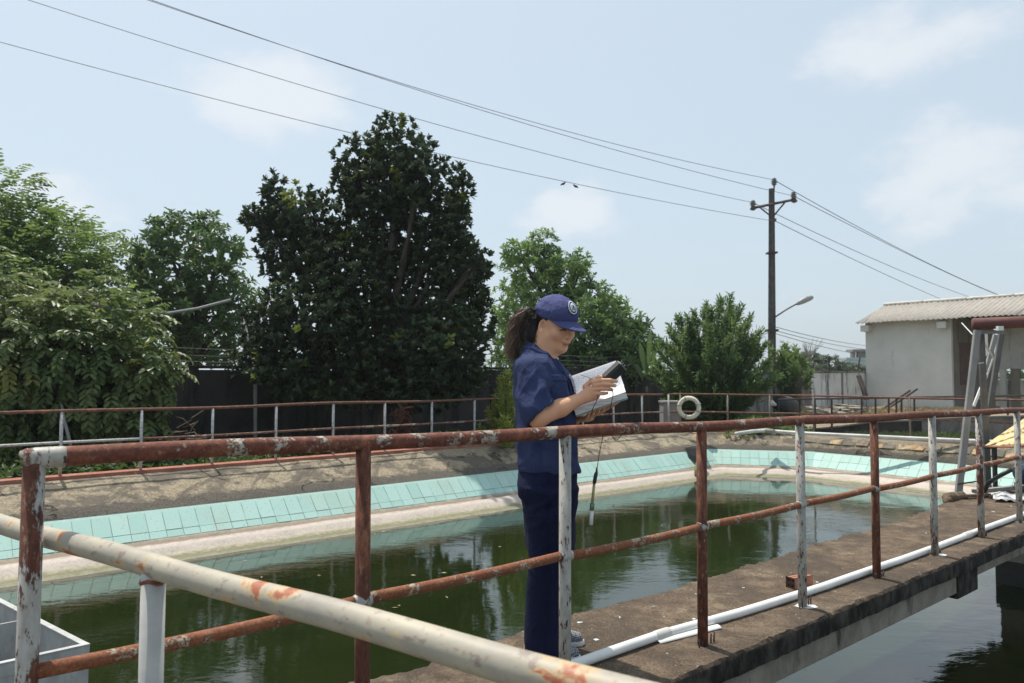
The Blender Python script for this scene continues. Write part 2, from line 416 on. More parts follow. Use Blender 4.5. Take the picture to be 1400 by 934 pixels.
def water_mat():
    m = Mat('green_pool_water'); c = m.wcoords()
    cu = m.node('ShaderNodeMapping'); m.lk(m.pos(), cu.inputs[0]); cu.inputs['Rotation'].default_value = (0, 0, -0.3); cu.inputs['Scale'].default_value = (0.75, 1.5, 1)
    n1 = m.noise(3.2, 3, 0.5, cu.outputs[0], 0.4); n2 = m.noise(13, 3, 0.55, cu.outputs[0], 0.6); 
    patch = m.ramp(m.noise(0.7, 3, 0.5, c), [(0.35, 0.25), (0.65, 1.0)])
    h = m.math('MULTIPLY', m.math('ADD', m.math('MULTIPLY', n1, 0.75), m.math('MULTIPLY', n2, 0.25)), patch)
    m.bump(h, 0.0048, 1.0)
    col = m.mix(m.ramp(m.noise(1.1, 4, 0.6, c), [(0.3, 0), (0.7, 1)]), (0.009, 0.015, 0.004), (0.015, 0.022, 0.006))
    m.b.inputs['IOR'].default_value = 1.75
    return m.done(col, 0.03)
M['water'] = water_mat()
M['pvc'] = simple('white_pvc', (0.66, 0.66, 0.64), (0.78, 0.78, 0.76), 9, 0.35)
M['pvc_old'] = simple('weathered_white_pipe', (0.45, 0.44, 0.42), (0.68, 0.66, 0.63), 6, 0.5)
def galv():
    m = Mat('galvanised_steel'); c = m.wcoords((1, 1, 0.5))
    n = m.noise(11, 6, 0.65, c); n2 = m.noise(60, 3, 0.6, c)
    col = m.mix(m.ramp(n, [(0.3, 0), (0.7, 1)]), (0.30, 0.30, 0.295), (0.48, 0.48, 0.465))
    col = m.mix(m.ramp(n2, [(0.6, 0), (0.7, 0.4)]), col, (0.2, 0.18, 0.16))
    return m.done(col, 0.6, 0.0)
M['galv'] = galv()
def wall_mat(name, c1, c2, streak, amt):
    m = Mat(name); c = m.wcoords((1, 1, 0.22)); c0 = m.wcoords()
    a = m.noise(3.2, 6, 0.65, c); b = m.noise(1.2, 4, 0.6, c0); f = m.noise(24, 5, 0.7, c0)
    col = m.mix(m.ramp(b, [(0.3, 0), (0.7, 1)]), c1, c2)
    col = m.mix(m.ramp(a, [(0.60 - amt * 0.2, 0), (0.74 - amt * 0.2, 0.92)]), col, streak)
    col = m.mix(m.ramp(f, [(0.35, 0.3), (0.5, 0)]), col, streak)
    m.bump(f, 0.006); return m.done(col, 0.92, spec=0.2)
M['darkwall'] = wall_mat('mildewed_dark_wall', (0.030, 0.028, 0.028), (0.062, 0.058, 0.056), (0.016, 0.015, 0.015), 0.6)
M['greywall'] = wall_mat('grey_wall_panel', (0.17, 0.16, 0.15), (0.28, 0.26, 0.24), (0.06, 0.055, 0.05), 0.5)
M['whitewall'] = wall_mat('white_mildewed_panel', (0.58, 0.58, 0.56), (0.70, 0.70, 0.68), (0.10, 0.10, 0.095), 0.45)
M['housewall'] = wall_mat('white_plaster', (0.52, 0.52, 0.495), (0.62, 0.62, 0.59), (0.42, 0.40, 0.36), -0.1)
M['shadewall'] = wall_mat('shaded_brown_plaster', (0.20, 0.17, 0.15), (0.27, 0.24, 0.21), (0.12, 0.10, 0.09), 0.3)  # shed's shaded walls darkened in the colour itself; also the brown column
M['roof'] = simple('corrugated_fibre_cement', (0.27, 0.245, 0.215), (0.38, 0.35, 0.31), 4, 0.85, 0.004)
M['ridge'] = simple('pale_ridge_cap', (0.44, 0.42, 0.37), (0.64, 0.61, 0.56), 5, 0.8)
M['pole'] = simple('grey_concrete_pole', (0.055, 0.052, 0.05), (0.11, 0.105, 0.10), 4, 0.9)
M['wire'] = simple('aluminium_wire', (0.10, 0.10, 0.11), (0.14, 0.14, 0.15), 4, 0.6)
M['black'] = simple('black_plastic', (0.012, 0.012, 0.013), (0.022, 0.022, 0.022), 30, 0.45)
M['insul'] = simple('porcelain', (0.08, 0.075, 0.075), (0.16, 0.15, 0.15), 8, 0.4)
M['lamp'] = simple('lamp_housing', (0.28, 0.28, 0.28), (0.36, 0.36, 0.36), 8, 0.5)
M['leg'] = simple('weathered_grey_steel', (0.20, 0.20, 0.195), (0.29, 0.285, 0.275), 9, 0.75, 0.002, stretch=(1, 1, 0.3))
M['buoy'] = simple('off_white_foam', (0.58, 0.54, 0.42), (0.70, 0.67, 0.56), 14, 0.8, 0.003)
M['rope'] = simple('grey_rope', (0.24, 0.23, 0.2), (0.36, 0.34, 0.3), 30, 0.9)
M['clay'] = simple('orange_clay', (0.28, 0.105, 0.06), (0.42, 0.19, 0.12), 25, 0.9, 0.003)
M['clayhole'] = simple('sooty_shaded_clay', (0.03, 0.02, 0.017), (0.055, 0.035, 0.028), 30, 0.95)
M['yellow'] = simple('weathered_yellow_sheet', (0.55, 0.36, 0.15), (0.72, 0.56, 0.30), 5, 0.7, 0.004)
M['wood'] = simple('old_wood', (0.10, 0.075, 0.055), (0.24, 0.19, 0.14), 8, 0.9, 0.004, stretch=(1, 1, 1))
M['bark'] = simple('bark', (0.035, 0.029, 0.023), (0.08, 0.068, 0.052), 12, 0.95, 0.01, stretch=(1, 1, 0.3))
M['tarp'] = simple('dark_tarp', (0.03, 0.032, 0.036), (0.055, 0.055, 0.06), 6, 0.7, 0.01)
M['plastic'] = simple('white_plastic_sheet', (0.5, 0.5, 0.5), (0.68, 0.68, 0.68), 12, 0.35, 0.01)
M['blue'] = simple('blue_machine_paint', (0.02, 0.04, 0.09), (0.03, 0.06, 0.12), 9, 0.5)
M['greybox'] = simple('grey_concrete_box', (0.19, 0.18, 0.165), (0.27, 0.26, 0.24), 6, 0.9, 0.004)
def ground_mat():
    m = Mat('soil_and_grass'); c = m.wcoords()
    a = m.noise(0.9, 6, 0.65, c); f = m.noise(22, 6, 0.7, c)
    col = m.mix(m.ramp(f, [(0.3, 0), (0.7, 1)]), (0.12, 0.095, 0.06), (0.26, 0.21, 0.14))
    col = m.mix(m.ramp(a, [(0.42, 0), (0.55, 0.9)]), col, m.mix(f, (0.035, 0.055, 0.015), (0.10, 0.13, 0.04)))
    m.bump(f, 0.04); return m.done(col, 0.95, spec=0.1)
M['ground'] = ground_mat()
M['dryleaf'] = simple('dry_leaf', (0.10, 0.05, 0.03), (0.24, 0.15, 0.09), 20, 0.8)
def leaf_mat(name, rough=0.45, trans=0.3, spec=0.4):
    m = Mat(name); at = m.attr('Col')
    m.done(at, rough, spec=spec)
    tr = m.node('ShaderNodeBsdfTranslucent')
    hs = m.node('ShaderNodeHueSaturation'); hs.inputs['Value'].default_value = 1.5; hs.inputs['Hue'].default_value = 0.485; m.lk(at, hs.inputs['Color'])
    m.lk(hs.outputs[0], tr.inputs[0])
    ms = m.node('ShaderNodeMixShader'); ms.inputs[0].default_value = trans
    m.lk(m.b.outputs[0], ms.inputs[1]); m.lk(tr.outputs[0], ms.inputs[2]); m.lk(ms.outputs[0], m.o.inputs[0])
    return m.m
M['leaf'] = leaf_mat('leaf', 0.42, 0.42)
M['leafdark'] = leaf_mat('dark_glossy_leaf', 0.40, 0.25, 0.35)

def inst(name, me, loc, parent=None, R=None, scale=None, mat=None):
    o = bpy.data.objects.new(name, me); COL.objects.link(o)
    Mx = Matrix.Translation(Vector([float(v) for v in cam_scaled(loc)]))
    if R is not None: Mx = Mx @ Matrix([list(map(float, r)) for r in np.asarray(R)]).to_4x4()
    Mx = Mx @ Matrix.Diagonal((CAM_SCALE[0], CAM_SCALE[0], CAM_SCALE[0], 1))
    if scale is not None: Mx = Mx @ Matrix.Diagonal((scale[0], scale[1], scale[2], 1))
    if parent is not None:
        o.parent = parent; o.matrix_parent_inverse = Matrix.Translation(parent.location).inverted() if parent.type == 'EMPTY' else parent.matrix_basis.inverted()
    o.matrix_basis = Mx
    return o
def mesh_only(mb, name, mat, smooth=False):
    keep = CAM_SCALE[:]; CAM_SCALE[:] = [1.0, 0.0]; o = mb.build(name, mat, None, smooth); CAM_SCALE[:] = keep
    me = o.data; bpy.data.objects.remove(o); return me

# ------------------------------------------------------------------ pool outline
WATER_Z = -0.48
far_scale(True)
def offset_path(aL, aC, aR, s0=-3.0, p1=-1.5):
    """tile-top outline (s,p) moved outwards: long bank, cut corner, far bank -> 4 points"""
    pA, pB = np.array([11.32, 8.03]), np.array([12.34, 6.6])
    d1 = np.array([1.0, 0]); n1 = np.array([0, 1.0])
    d2 = (pB - pA) / np.linalg.norm(pB - pA); n2 = np.array([-d2[1], d2[0]])
    d3 = np.array([0, -1.0]); n3 = np.array([1.0, 0])
    def isect(q1, e1, q2, e2):
        t = np.linalg.solve(np.array([e1, -e2]).T, q2 - q1); return q1 + e1 * t[0]
    A = isect(pA + n1 * aL, d1, pA + n2 * aC, d2); B = isect(pA + n2 * aC, d2, pB + n3 * aR, d3)
    return [np.array([s0, 8.03 + aL]), A, B, np.array([12.34 + aR, p1])]
def resample(path, cnts):
    out = []
    for i, c in enumerate(cnts):
        for k in range(c): out.append(path[i] + (path[i + 1] - path[i]) * k / c)
    out.append(path[-1]); return np.array(out)
CNT = (180, 30, 110)
def strip(name, prof, mat, rough=0.0, parent=None, tone=None, seed=0):
    """prof: list of (aL,aC,aR,z); sweeps them round the basin"""
    rows = []; cols = []
    for k, (a, c, r, z) in enumerate(prof):
        P = resample(offset_path(a, c, r), CNT)
        xyz = np.array([W(q[0], q[1], z) for q in P])
        if rough and 0 < k < len(prof) - 1:
            xyz[:, 2] += rough * vnoise(xyz[:, 0] * 3, xyz[:, 1] * 3, k * 1.7 + seed) + rough * 0.6 * vnoise(xyz[:, 0] * 11, xyz[:, 1] * 11, k * 2.3)
            xyz[:, 0] += rough * vnoise(xyz[:, 0] * 7, xyz[:, 1] * 7, k + 9 + seed)
        rows.append(xyz)
        far = np.arange(len(P)) > CNT[0] - 8
        t = k / (len(prof) - 1)
        cols.append(np.column_stack([np.full(len(P), t), np.where(far, 0.55, 0.12), far * 0.5]))
    n = len(rows[0]); V = np.concatenate(rows); Fc = []
    i = np.arange(n - 1)
    for k in range(len(rows) - 1):
        Fc.append(np.column_stack([k * n + i, k * n + i + 1, (k + 1) * n + i + 1, (k + 1) * n + i]))
    me = mesh_np(name, V, np.concatenate(Fc)); vcol(me, np.concatenate(cols))
    return link(name, me, mat, parent, True)

pool_bank = struct(strip('pool_bank', [(.035, .035, .02, -.10), (.10, .08, .04, -.06), (.22, .16, .08, -.02), (.36, .27, .12, .035), (.50, .36, .16, .08),
                                       (.62, .44, .20, .12), (.72, .52, .25, .15), (.80, .57, .29, .165), (.84, .60, .31, .168)], M['bank'], 0.012))
ledge = strip('ledge', [(-1.5, -1.5, -1.6, -.95), (-.95, -.95, -1.1, -.60), (-.72, -.74, -.86, -.495), (-.62, -.64, -.76, -.468), (-.50, -.52, -.62, -.45), (-.45, -.47, -.55, -.435), (-.425, -.445, -.52, -.400),
                         (-.33, -.335, -.38, -.378), (-.285, -.285, -.31, -.374), (-.262, -.262, -.27, -.348), (-.24, -.24, -.24, -.340)], M['ledge'], 0.008, pool_bank)
grout = strip('grout_bed', [(-.24, -.24, -.24, -.346), (0.0, 0.0, 0.0, -.125), (.04, .04, .03, -.10)], M['grout'], 0, pool_bank)
# kerb on top of the bank: red on the long side, pale pink on the far side
def kerb(name, a0, a1, z0, z1, mat, segs, cnt):
    MBk = MB(); p0 = offset_path(*a0); p1 = offset_path(*a1)
    for i in segs:
        for k in range(cnt[i]):
            f0, f1 = k / cnt[i], (k + 1) / cnt[i]
            q = [p0[i] + (p0[i + 1] - p0[i]) * f0, p0[i] + (p0[i + 1] - p0[i]) * f1, p1[i] + (p1[i + 1] - p1[i]) * f1, p1[i] + (p1[i + 1] - p1[i]) * f0]
            j = rng.uniform(-.004, .004, 4) * 0
            V = [W(*v, z0) for v in q] + [W(*v, z1) for v in q]
            F_ = [(4, 5, 6, 7), (0, 1, 5, 4), (2, 3, 7, 6)]
            if k == 0: F_.append((3, 0, 4, 7))
            if k == cnt[i] - 1: F_.append((1, 2, 6, 5))
            MBk.add(V, F_)
    return MBk.build(name, mat, pool_bank)
kerb('red_kerb', (.835, .595, .31), (1.01, .74, .42), .10, .205, M['kerb'], (0, 1), (30, 4, 1))
kerb('pale_kerb', (.835, .595, .305), (1.01, .74, .42), .10, .20, M['pinkkerb'], (2,), (1, 1, 20))

# ---- tiles of the turquoise course
def tile_mesh(w, h, t=0.009):
    return mesh_only(MB().box((0, 0, 0), (w - .0045, h - .0045, t)), 'tile', M['tile'])
slope = math.atan2(.221, .24); SL = math.hypot(.24, .221)
tm_big, tm_small = tile_mesh(.158, .238), tile_mesh(.158, SL - .24)
tmr = [tile_mesh(.158, SL / 2), tile_mesh(.158, SL / 2)]
def lay_tiles(seg, start, count, rows, w=.158):
    lo, hi = offset_path(-.24, -.24, -.24), offset_path(0, 0, 0)
    a, b = hi[seg], hi[seg + 1]; d = (b - a) / np.linalg.norm(b - a); L = np.linalg.norm(b - a)
    nn = np.array([-d[1], d[0]])                       # outward
    ex = np.array([*(d[0] * U + d[1] * N), 0]); en = np.array([*(nn[0] * U + nn[1] * N), 0])
    ey = en * math.cos(slope) + np.array([0, 0, 1]) * math.sin(slope); ez = np.cross(ex, ey)
    Rm = np.column_stack([ex, ey, ez])
    for i in range(count):
        s = start + (i + .5) * w
        if s > L - w * .3: break
        base = a - nn * .24 + d * s
        for me, off in rows:
            P0 = W(base[0], base[1], -.346) + ey * off + ez * (.006 + random.uniform(0, .004))
            e = random.gauss(0, .006); f = random.gauss(0, .008)
            R2 = Rm @ np.array([[1, -e, 0], [e, 1, -f], [0, f, 1]])
            inst('tile', me, P0, pool_bank, R2)
lay_tiles(0, 1.6, 80, [(tm_small, (SL - .24) / 2), (tm_big, SL - .12)])
lay_tiles(1, .03, 12, [(tmr[0], SL * .25), (tmr[1], SL * .75)])
lay_tiles(2, .02, 38, [(tmr[0], SL * .25), (tmr[1], SL * .75)])
# ---- stained blocks in the upper course of the far bank
bm_ = [mesh_only(MB().box((0, 0, 0), (.20, .016, .12), jit=.007), 'block', M['block']) for _ in range(5)]
def lay_blocks(seg, start, n, a0, step, z):
    q = offset_path(*a0); d = (q[seg + 1] - q[seg]); L = np.linalg.norm(d); d = d / L; nn = np.array([-d[1], d[0]])
    ang = math.atan2(*(d[0] * U + d[1] * N)[::-1])
    for i in range(n):
        s = start + i * step + random.uniform(-.02, .02)
        if s > L: break
        b = q[seg] + d * s
        lean = math.radians(-52 + (8 if seg == 1 else 0))
        Rx = np.array([[1, 0, 0], [0, math.cos(lean), -math.sin(lean)], [0, math.sin(lean), math.cos(lean)]])
        inst('block', random.choice(bm_), W(b[0], b[1], z + random.uniform(-.006, .006)), pool_bank, rotz(ang) @ Rx)
lay_blocks(1, .12, 11, (.5, .36, .16), .22, .078)
lay_blocks(2, .05, 28, (.5, .36, .16), .22, .082)
# weedy outlet spout in the corner
sp = thing('drain_spout', 'black open drain spout set in the turquoise tiles at the pool corner', 'drain spout', PD(948, 634, 13.05))
c0 = PD(949, 612, 13.25)
def quad_prism(pts_front, back, name, mat, parent):
    pf = np.array(pts_front); pb = pf + np.array(back); n = len(pf)
    Fq = [tuple(range(n))] if n == 4 else [(0, i, i + 1) for i in range(1, n - 1)]
    Fb = [tuple(n + i for i in reversed(f)) for f in Fq]
    return MB().add(np.vstack([pf, pb]), [tuple(reversed(f)) for f in Fq] + [tuple(reversed(f)) for f in Fb] + [(i, (i + 1) % n, n + (i + 1) % n, n + i) for i in range(n)]).build(name, mat, parent)
a_, b_, c_, d_ = PD(937, 613, 12.95), PD(963, 612, 12.95), PD(960, 636, 12.75), PD(945, 636, 12.75)
quad_prism([a_, b_, c_, d_], (.05, .35, .02), 'mouth', M['black'], sp)
MB().tube([PD(936, 612, 12.9), PD(950, 610, 12.88), PD(964, 611, 12.9)], .018, 6).build('rim', M['beam'], sp, True)
MB().tube([PD(958, 625, 12.72), PD(956, 640, 12.5), PD(957, 652, 12.35)], [.05, .08, .10], 8).build('algae_streak', simple('algae', (.10, .12, .05), (.25, .25, .14), 30, .9, .02), sp, True)

# ---- water: one sheet under everything
wv = [W(-16, -9, WATER_Z), W(13.5, -9, WATER_Z), W(13.5, 9.5, WATER_Z), W(-16, 9.5, WATER_Z)]
struct(MB().add(wv, [(0, 1, 2, 3)]).build('water', M['water']))
# ---- ground: one sheet to the horizon with the basin left open
inner = [offset_path(1.0, .73, .41, -15, -9)[i] for i in range(4)] + [np.array([-15, -9.0])]
inner[3] = np.array([12.75, -9.0])
GZ = -.12
gi = [W(q[0], q[1], GZ) for q in inner]
cen = W(2, 3)
rings = [gi]
for k in (1.15, 1.5, 2.5, 6, 30, 200):
    rings.append([np.array([*(cen[:2] + (g[:2] - cen[:2]) * k), GZ]) for g in gi])
gV = np.array(rings).reshape(-1, 3); gF = []
for r in range(len(rings) - 1):
    for j in range(5):
        gF.append((r * 5 + j, r * 5 + (j + 1) % 5, (r + 1) * 5 + (j + 1) % 5, (r + 1) * 5 + j))
struct(MB().add(gV, [tuple(reversed(f)) for f in gF]).build('ground', M['ground']))

far_scale(False)
# ------------------------------------------------------------------ walkway
def walkway():
    ss = np.arange(-1.2, 8.72, .016)
    prof = [(2.835, -.10, .010), (2.838, -.04, .008), (2.812, .001, .009), (2.74, .003, .003), (2.6, .002, .002), (2.4, .004, .002), (2.25, .003, .002), (2.12, .002, .003), (2.03, .002, .002), (1.984, .001, .006),
            (1.975, -.014, .0025), (1.974, -.045, .0012), (1.974, -.08, .0012), (1.977, -.105, .003), (2.06, -.12, .001), (2.7, -.12, 0)]
    rows = []
    for k, (p, z, a) in enumerate(prof):
        pp = np.full(len(ss), p); zz = np.full(len(ss), z)
        if k in (0, 1, 2):
            pp = pp + .05 * vnoise(ss * 1.1, 3.3, 1) + .022 * vnoise(ss * 4, 8.3, 2)
            pp = pp + .10 * np.exp(-((ss - 8.15) / .35) ** 2)
        if k in (9, 10, 11, 12, 13): pp = pp + .008 * vnoise(ss * 2.2, 1.2, 5)
        pp = pp + a * .8 * vnoise(ss * 14, k * 3.1, 7) + a * 1.0 * vnoise(ss * 48, k * 5.1, 2)
        zz = zz + a * .8 * vnoise(ss * 17, k * 2.1, 4) + a * .5 * vnoise(ss * 40, k * 1.1, 8)
        rows.append(np.array([W(s, q, z_) for s, q, z_ in zip(ss, pp, zz)]))
    n = len(ss); i = np.arange(n - 1); K = len(prof); Fc = []
    for k in range(K):
        k2 = (k + 1) % K
        Fc.append(np.column_stack([k * n + i, k2 * n + i, k2 * n + i + 1, k * n + i + 1]))
    V = np.concatenate(rows)
    me = mesh_np('walkway', V, np.concatenate(Fc)); o = link('walkway', me, M['walk'], None, False)
    return struct(o)
walk = walkway()
def lbox(mb, s0, s1, p0, p1, z0, z1):
    c = W((s0 + s1) / 2, (p0 + p1) / 2, (z0 + z1) / 2); return mb.box(c, (s1 - s0, p1 - p0, z1 - z0), RU)
lbox(MB(), -1.2, 5.72, 2.0, 2.72, -.235, -.115).build('beam', M['beam'], walk, bevel=.006)
lbox(MB(), 5.725, 8.7, 2.035, 2.70, -.205, -.114).build('beam', M['beam'], walk, bevel=.006)
lbox(MB(), 5.60, 5.98, 1.992, 2.74, -.275, -.112).build('beam_haunch', M['walk'], walk, bevel=.01)
pier = MB(); lbox(pier, 8.55, 9.2, 2.25, 2.66, -1.5, -.208)
pier.build('pier', beam_mat(), walk, bevel=.01)
lbox(MB(), 8.52, 9.23, 2.22, 2.685, -1.5, -.60).build('pier_footing', simple('wet_black_concrete', (.012, .012, .01), (.03, .028, .024), 14, .6, .008), walk, bevel=.01)
# wider landing at the far end, reaching the bank
land = MB(); lbox(land, 8.72, 15.2, 1.4, 2.80, -.11, .001); lbox(land, 8.9, 15.2, 1.6, 2.7, -1.3, -.112)
land.build('landing', M['walk'], walk, bevel=.01)
rb = MB()
for (s_, p_, w_, h_) in ((8.15, 2.93, .16, .05), (8.32, 2.90, .13, .045), (8.0, 2.90, .10, .03)):
    rb.tube([W(s_ - w_, p_, .0), W(s_ - w_ * .5, p_ + .02, h_ * .5), W(s_, p_, h_ * .6), W(s_ + w_, p_, 0)], [.01, h_, h_ * 1.1, .01], 7)
tag(rb.build('concrete_rubble', M['walk'], None, True), 'dark broken lump of concrete on the far end of the walkway edge', 'rubble')
# small pale flakes lying on the walkway
fl = MB()
for k in range(18):
    s_, p_ = random.uniform(1.9, 8.2), random.uniform(2.25, 2.74)
    fl.box(W(s_, p_, .005), (random.uniform(.006, .026), random.uniform(.005, .016), .004), rotz(random.uniform(0, 3)), jit=.002)
stuff(fl.build('paint_flakes', M['plastic']), 'small white paint flakes scattered over the concrete walkway', 'flakes')

# ---- railings
def railing(name, label, cat, base): return thing(name, label, cat, base)
POST_S = [.26 + .89 * i for i in range(12)]
PAINT = [.03, -.16, .13, -.15, .11, -.12, .11, -.01, .10, -.1, .1, 0]
wr = thing('walkway_railing', 'rust red pipe railing with patchy white posts along the concrete walkway', 'railing', W(.26, 2.13, 0))
RZ, MZ, RP = 1.045, .55, 2.13
tr_pts = [W(.26 + k * .14, RP + .004 * math.sin(k * .9), RZ + .004 * math.sin(k * .55) + .018 - .0045 * k * .5) for k in range(0, 71)]
elbow = [W(.2335, RP, RZ + .016), W(.236, RP, RZ + .017), W(.242, RP, RZ + .018)]
o = MB().tube(elbow + tr_pts[1:], [.015, .0215, .0248] + [.0248] * 70, 20).build('top_rail', M['rail'], wr, True); o['paint'] = 0.0
o = MB().tube([W(.248, RP, RZ + .017), W(.262, RP, RZ + .018), W(.315, RP, RZ + .018), W(.325, RP, RZ + .0178)], [.0252, .0262, .0262, .0252], 16).build('corner_weld', M['post'], wr, True); o['paint'] = .10
for i in range(11):
    a, b = POST_S[i] + .012, POST_S[i + 1] - .012
    pts = [W(a + (b - a) * t, RP + .002, MZ - .006 * math.sin(t * math.pi) + .004 * math.sin(i * 2.1)) for t in np.linspace(0, 1, 7)]
    o = MB().tube(pts, .0185, 14).build('mid_rail', M['midrail'], wr, True); o['paint'] = random.uniform(-.06, -.01)
    if i > 0:
        o = MB().tube([W(POST_S[i] - .03, RP, MZ), W(POST_S[i] - .015, RP, MZ), W(POST_S[i] + .015, RP, MZ), W(POST_S[i] + .03, RP, MZ)], [.019, .0255, .0255, .019], 12, cap=False).build('weld_collar', M['post'], wr, True); o['paint'] = .12
for i, s_ in enumerate(POST_S):
    lean = random.uniform(-.008, .008)
    o = MB().tube([W(s_ + lean, RP, -.02), W(s_ + lean * .6, RP, .35), W(s_, RP, RZ + .010 - .00225 * (s_ - .26) / .14)], .0242, 18).build('post', M['post'], wr, True); o['paint'] = PAINT[i]
    for side in (-1, 1):
        hk = MB()
        for dd in (-.006, .018):
            h = random.uniform(.03, .05)
            hk.tube([W(s_ + side * .045 + dd, RP - .012, -.005), W(s_ + side * .045 + dd, RP - .012, h * .7), W(s_ + side * .047 + dd + .006, RP - .008, h)], .0042, 5)
        hk.build('anchor_hook', M['darksteel'], wr)
    if i in (4, 6, 8, 10):
        fp = MB(); ang = np.linspace(0, 2 * math.pi, 12, endpoint=False)
        ctr = W(s_ + .02, RP - .01, .003)
        V = [ctr + np.array([0, 0, .004])] + [ctr + np.array([math.cos(t) * (.05 + .018 * random.random()), math.sin(t) * (.035 + .014 * random.random()), 0]) for t in ang]
        fp.add(V, [(0, 1 + k, 1 + (k + 1) % 12) for k in range(12)]).build('paint_spill', M['plastic'], wr)

fg = thing('near_railing', 'cream painted pipe railing with rust spots crossing the foreground', 'railing', (-1.0, 1.6, -.1))
FGZ = CAM_Z - .41
fa, fb = PZ(0, 716, FGZ), PZ(700, 909, FGZ); fd = (fb - fa) / np.linalg.norm(fb - fa)
pts = [fa + fd * t for t in np.linspace(-1.2, 2.1, 34)]
for k, p_ in enumerate(pts): p_[2] += .0025 * math.sin(k * .8)
MB().tube(pts, .0255, 28).build('top_rail', M['fgrail'], fg, True)
def on_rail(px):
    r = ray(px, 0); # x/y ratio
    k = r[0] / ray(px, 780)[1]
    t = (k * fa[1] - fa[0]) / (fd[0] - k * fd[1]); return fa + fd * t
pp = on_rail(210)
MB().tube([pp + np.array([-.004, 0, -1.0]), pp + np.array([-.002, 0, -.5]), pp + np.array([0, 0, -.012])], .0245, 24).build('post', M['fgpost'], fg, True)
wl = [pp + np.array([0.024 * math.cos(t), .024 * math.sin(t), -.03 + .004 * math.sin(3 * t)]) for t in np.linspace(0, 2 * math.pi, 17)]
MB().tube(wl, .0045, 6).build('weld_bead', simple('rust_bead', (.12, .035, .02), (.25, .09, .05), 60, .9, .002), fg, True)
p2 = pp + fd * 1.45
MB().tube([p2 - np.array([0, 0, 1.0]), p2 - np.array([0, 0, .012])], .0245, 20).build('post', M['fgpost'], fg, True)
plat = MB(); pc = (fa + fb) / 2 - np.array([.45, .75, 0]); ang_f = math.atan2(fd[1], fd[0])
plat.box((pc[0], pc[1], -.16), (4.4, 1.5, .12), rotz(ang_f))
struct(plat.build('platform', M['beam'], None, bevel=.01))

far_scale(True)
# ---- bank railing on the left and round to the right
def pathpoint(path, seg, s): d = path[seg + 1] - path[seg]; return path[seg] + d / np.linalg.norm(d) * s
br = thing('bank_railing', 'thin two rail railing with pale grey posts along the red kerb of the left bank', 'railing', W(-.5, 8.93, .2))
BP = 8.93
bposts = [4.38 + .765 * k for k in range(-8, 10)]
endL = (11.6, 8.8)
for k, s_ in enumerate(bposts):
    o = MB().tube([W(s_, BP, .18), W(s_ + .002, BP, .865)], .0165, 8).build('post', M['farpost'], br, True); o['paint'] = .2 if s_ < 8 else -.02
for z, r, nm, pa in ((.872, .0175, 'top_rail', -.08), (.545, .0145, 'mid_rail', .02)):
    pts = [W(s_, BP, z + .012 * vnoise(s_ * .7, z, 1)) for s_ in np.arange(-1.8, 11.35, .3)]
    if z > .8:
        o = MB().tube(pts, r, 8).build(nm, M['farrail'], br, True); o['paint'] = pa
    else:
        k0 = 14; o = MB().tube(pts[:k0], r, 8).build(nm, M['farpost'], br, True); o['paint'] = .2
        o = MB().tube(pts[k0 - 1:], r, 8).build(nm, M['farrail'], br, True); o['paint'] = pa
fr_path = offset_path(.90, .66, .37, 11.3, -4)
fr = thing('far_bank_railing', 'thin brown rusty railing on the far bank beyond the pool corner', 'railing', W(*fr_path[1], .2))
def path_tube(path, z, zn=.01, step=.4):
    pts = []
    for i in range(len(path) - 1):
        L = np.linalg.norm(path[i + 1] - path[i]); n = max(1, int(L / step))
        for k in range(n): q = path[i] + (path[i + 1] - path[i]) * k / n; pts.append(W(q[0], q[1], z + zn * vnoise(q[0] * .8, q[1] * .8, z)))
    pts.append(W(*path[-1], z)); return pts
fp_ = [np.array([11.28, 8.93])] + fr_path[1:]
for z in (.865, .53):
    o = MB().tube(path_tube(fp_, z), .0165, 8).build('top_rail' if z > .8 else 'mid_rail', M['farrail'], fr, True); o['paint'] = -.1
for seg, ss in ((1, (.08, .95, 1.7)), (2, (.4, 2.05, 3.7, 5.35, 7.0, 8.65))):
    for s_ in ss:
        q = pathpoint(fr_path, seg, s_)
        o = MB().tube([W(*q, .17), W(*q, .86)], .017, 8).build('post', M['brownpost'], fr, True); o['paint'] = .1

# lifebuoy hung on the corner of the railing
lb = thing('lifebuoy', 'off white foam lifebuoy ring hung on the railing at the pool corner', 'lifebuoy', PD(942, 558, 13.7))
lc = PD(942, 557.5, 13.72)
def torus(mb, c, R, r, n=32, m=14, Rm=np.eye(3), flat=1.0):
    V = []
    for i in range(n):
        t = 2 * math.pi * i / n
        for j in range(m):
            f = 2 * math.pi * j / m
            V.append([(R + r * math.cos(f)) * math.cos(t), r * flat * math.sin(f), (R + r * math.cos(f)) * math.sin(t)])
    V = np.array(V) @ np.asarray(Rm).T + c
    return mb.add(V, [(i * m + j, i * m + (j + 1) % m, ((i + 1) % n) * m + (j + 1) % m, ((i + 1) % n) * m + j) for i in range(n) for j in range(m)])
Rl = rotz(-.35)
torus(MB(), lc, .178, .040, Rm=Rl).build('foam_ring', M['buoy'], lb, True)
for a_ in (20, 110, 165, 250, 340):
    t = math.radians(a_); cc = lc + Rl @ np.array([.175 * math.cos(t), 0, .175 * math.sin(t)])
    Rb = Rl @ np.array([[math.cos(t), 0, -math.sin(t)], [0, 1, 0], [math.sin(t), 0, math.cos(t)]]) @ np.array([[1, 0, 0], [0, 0, -1], [0, 1, 0]])
    V = []
    mbb = MB(); rr = []
    for q in range(17):
        f = 2 * math.pi * q / 16; rr.append(lc + Rl @ np.array([(.178 + .044 * math.cos(f)) * math.cos(t), .051 * math.sin(f), (.178 + .044 * math.cos(f)) * math.sin(t)]))
    mbb.tube(rr, .009, 6).build('strap', M['rope'], lb, True)

far_scale(False)
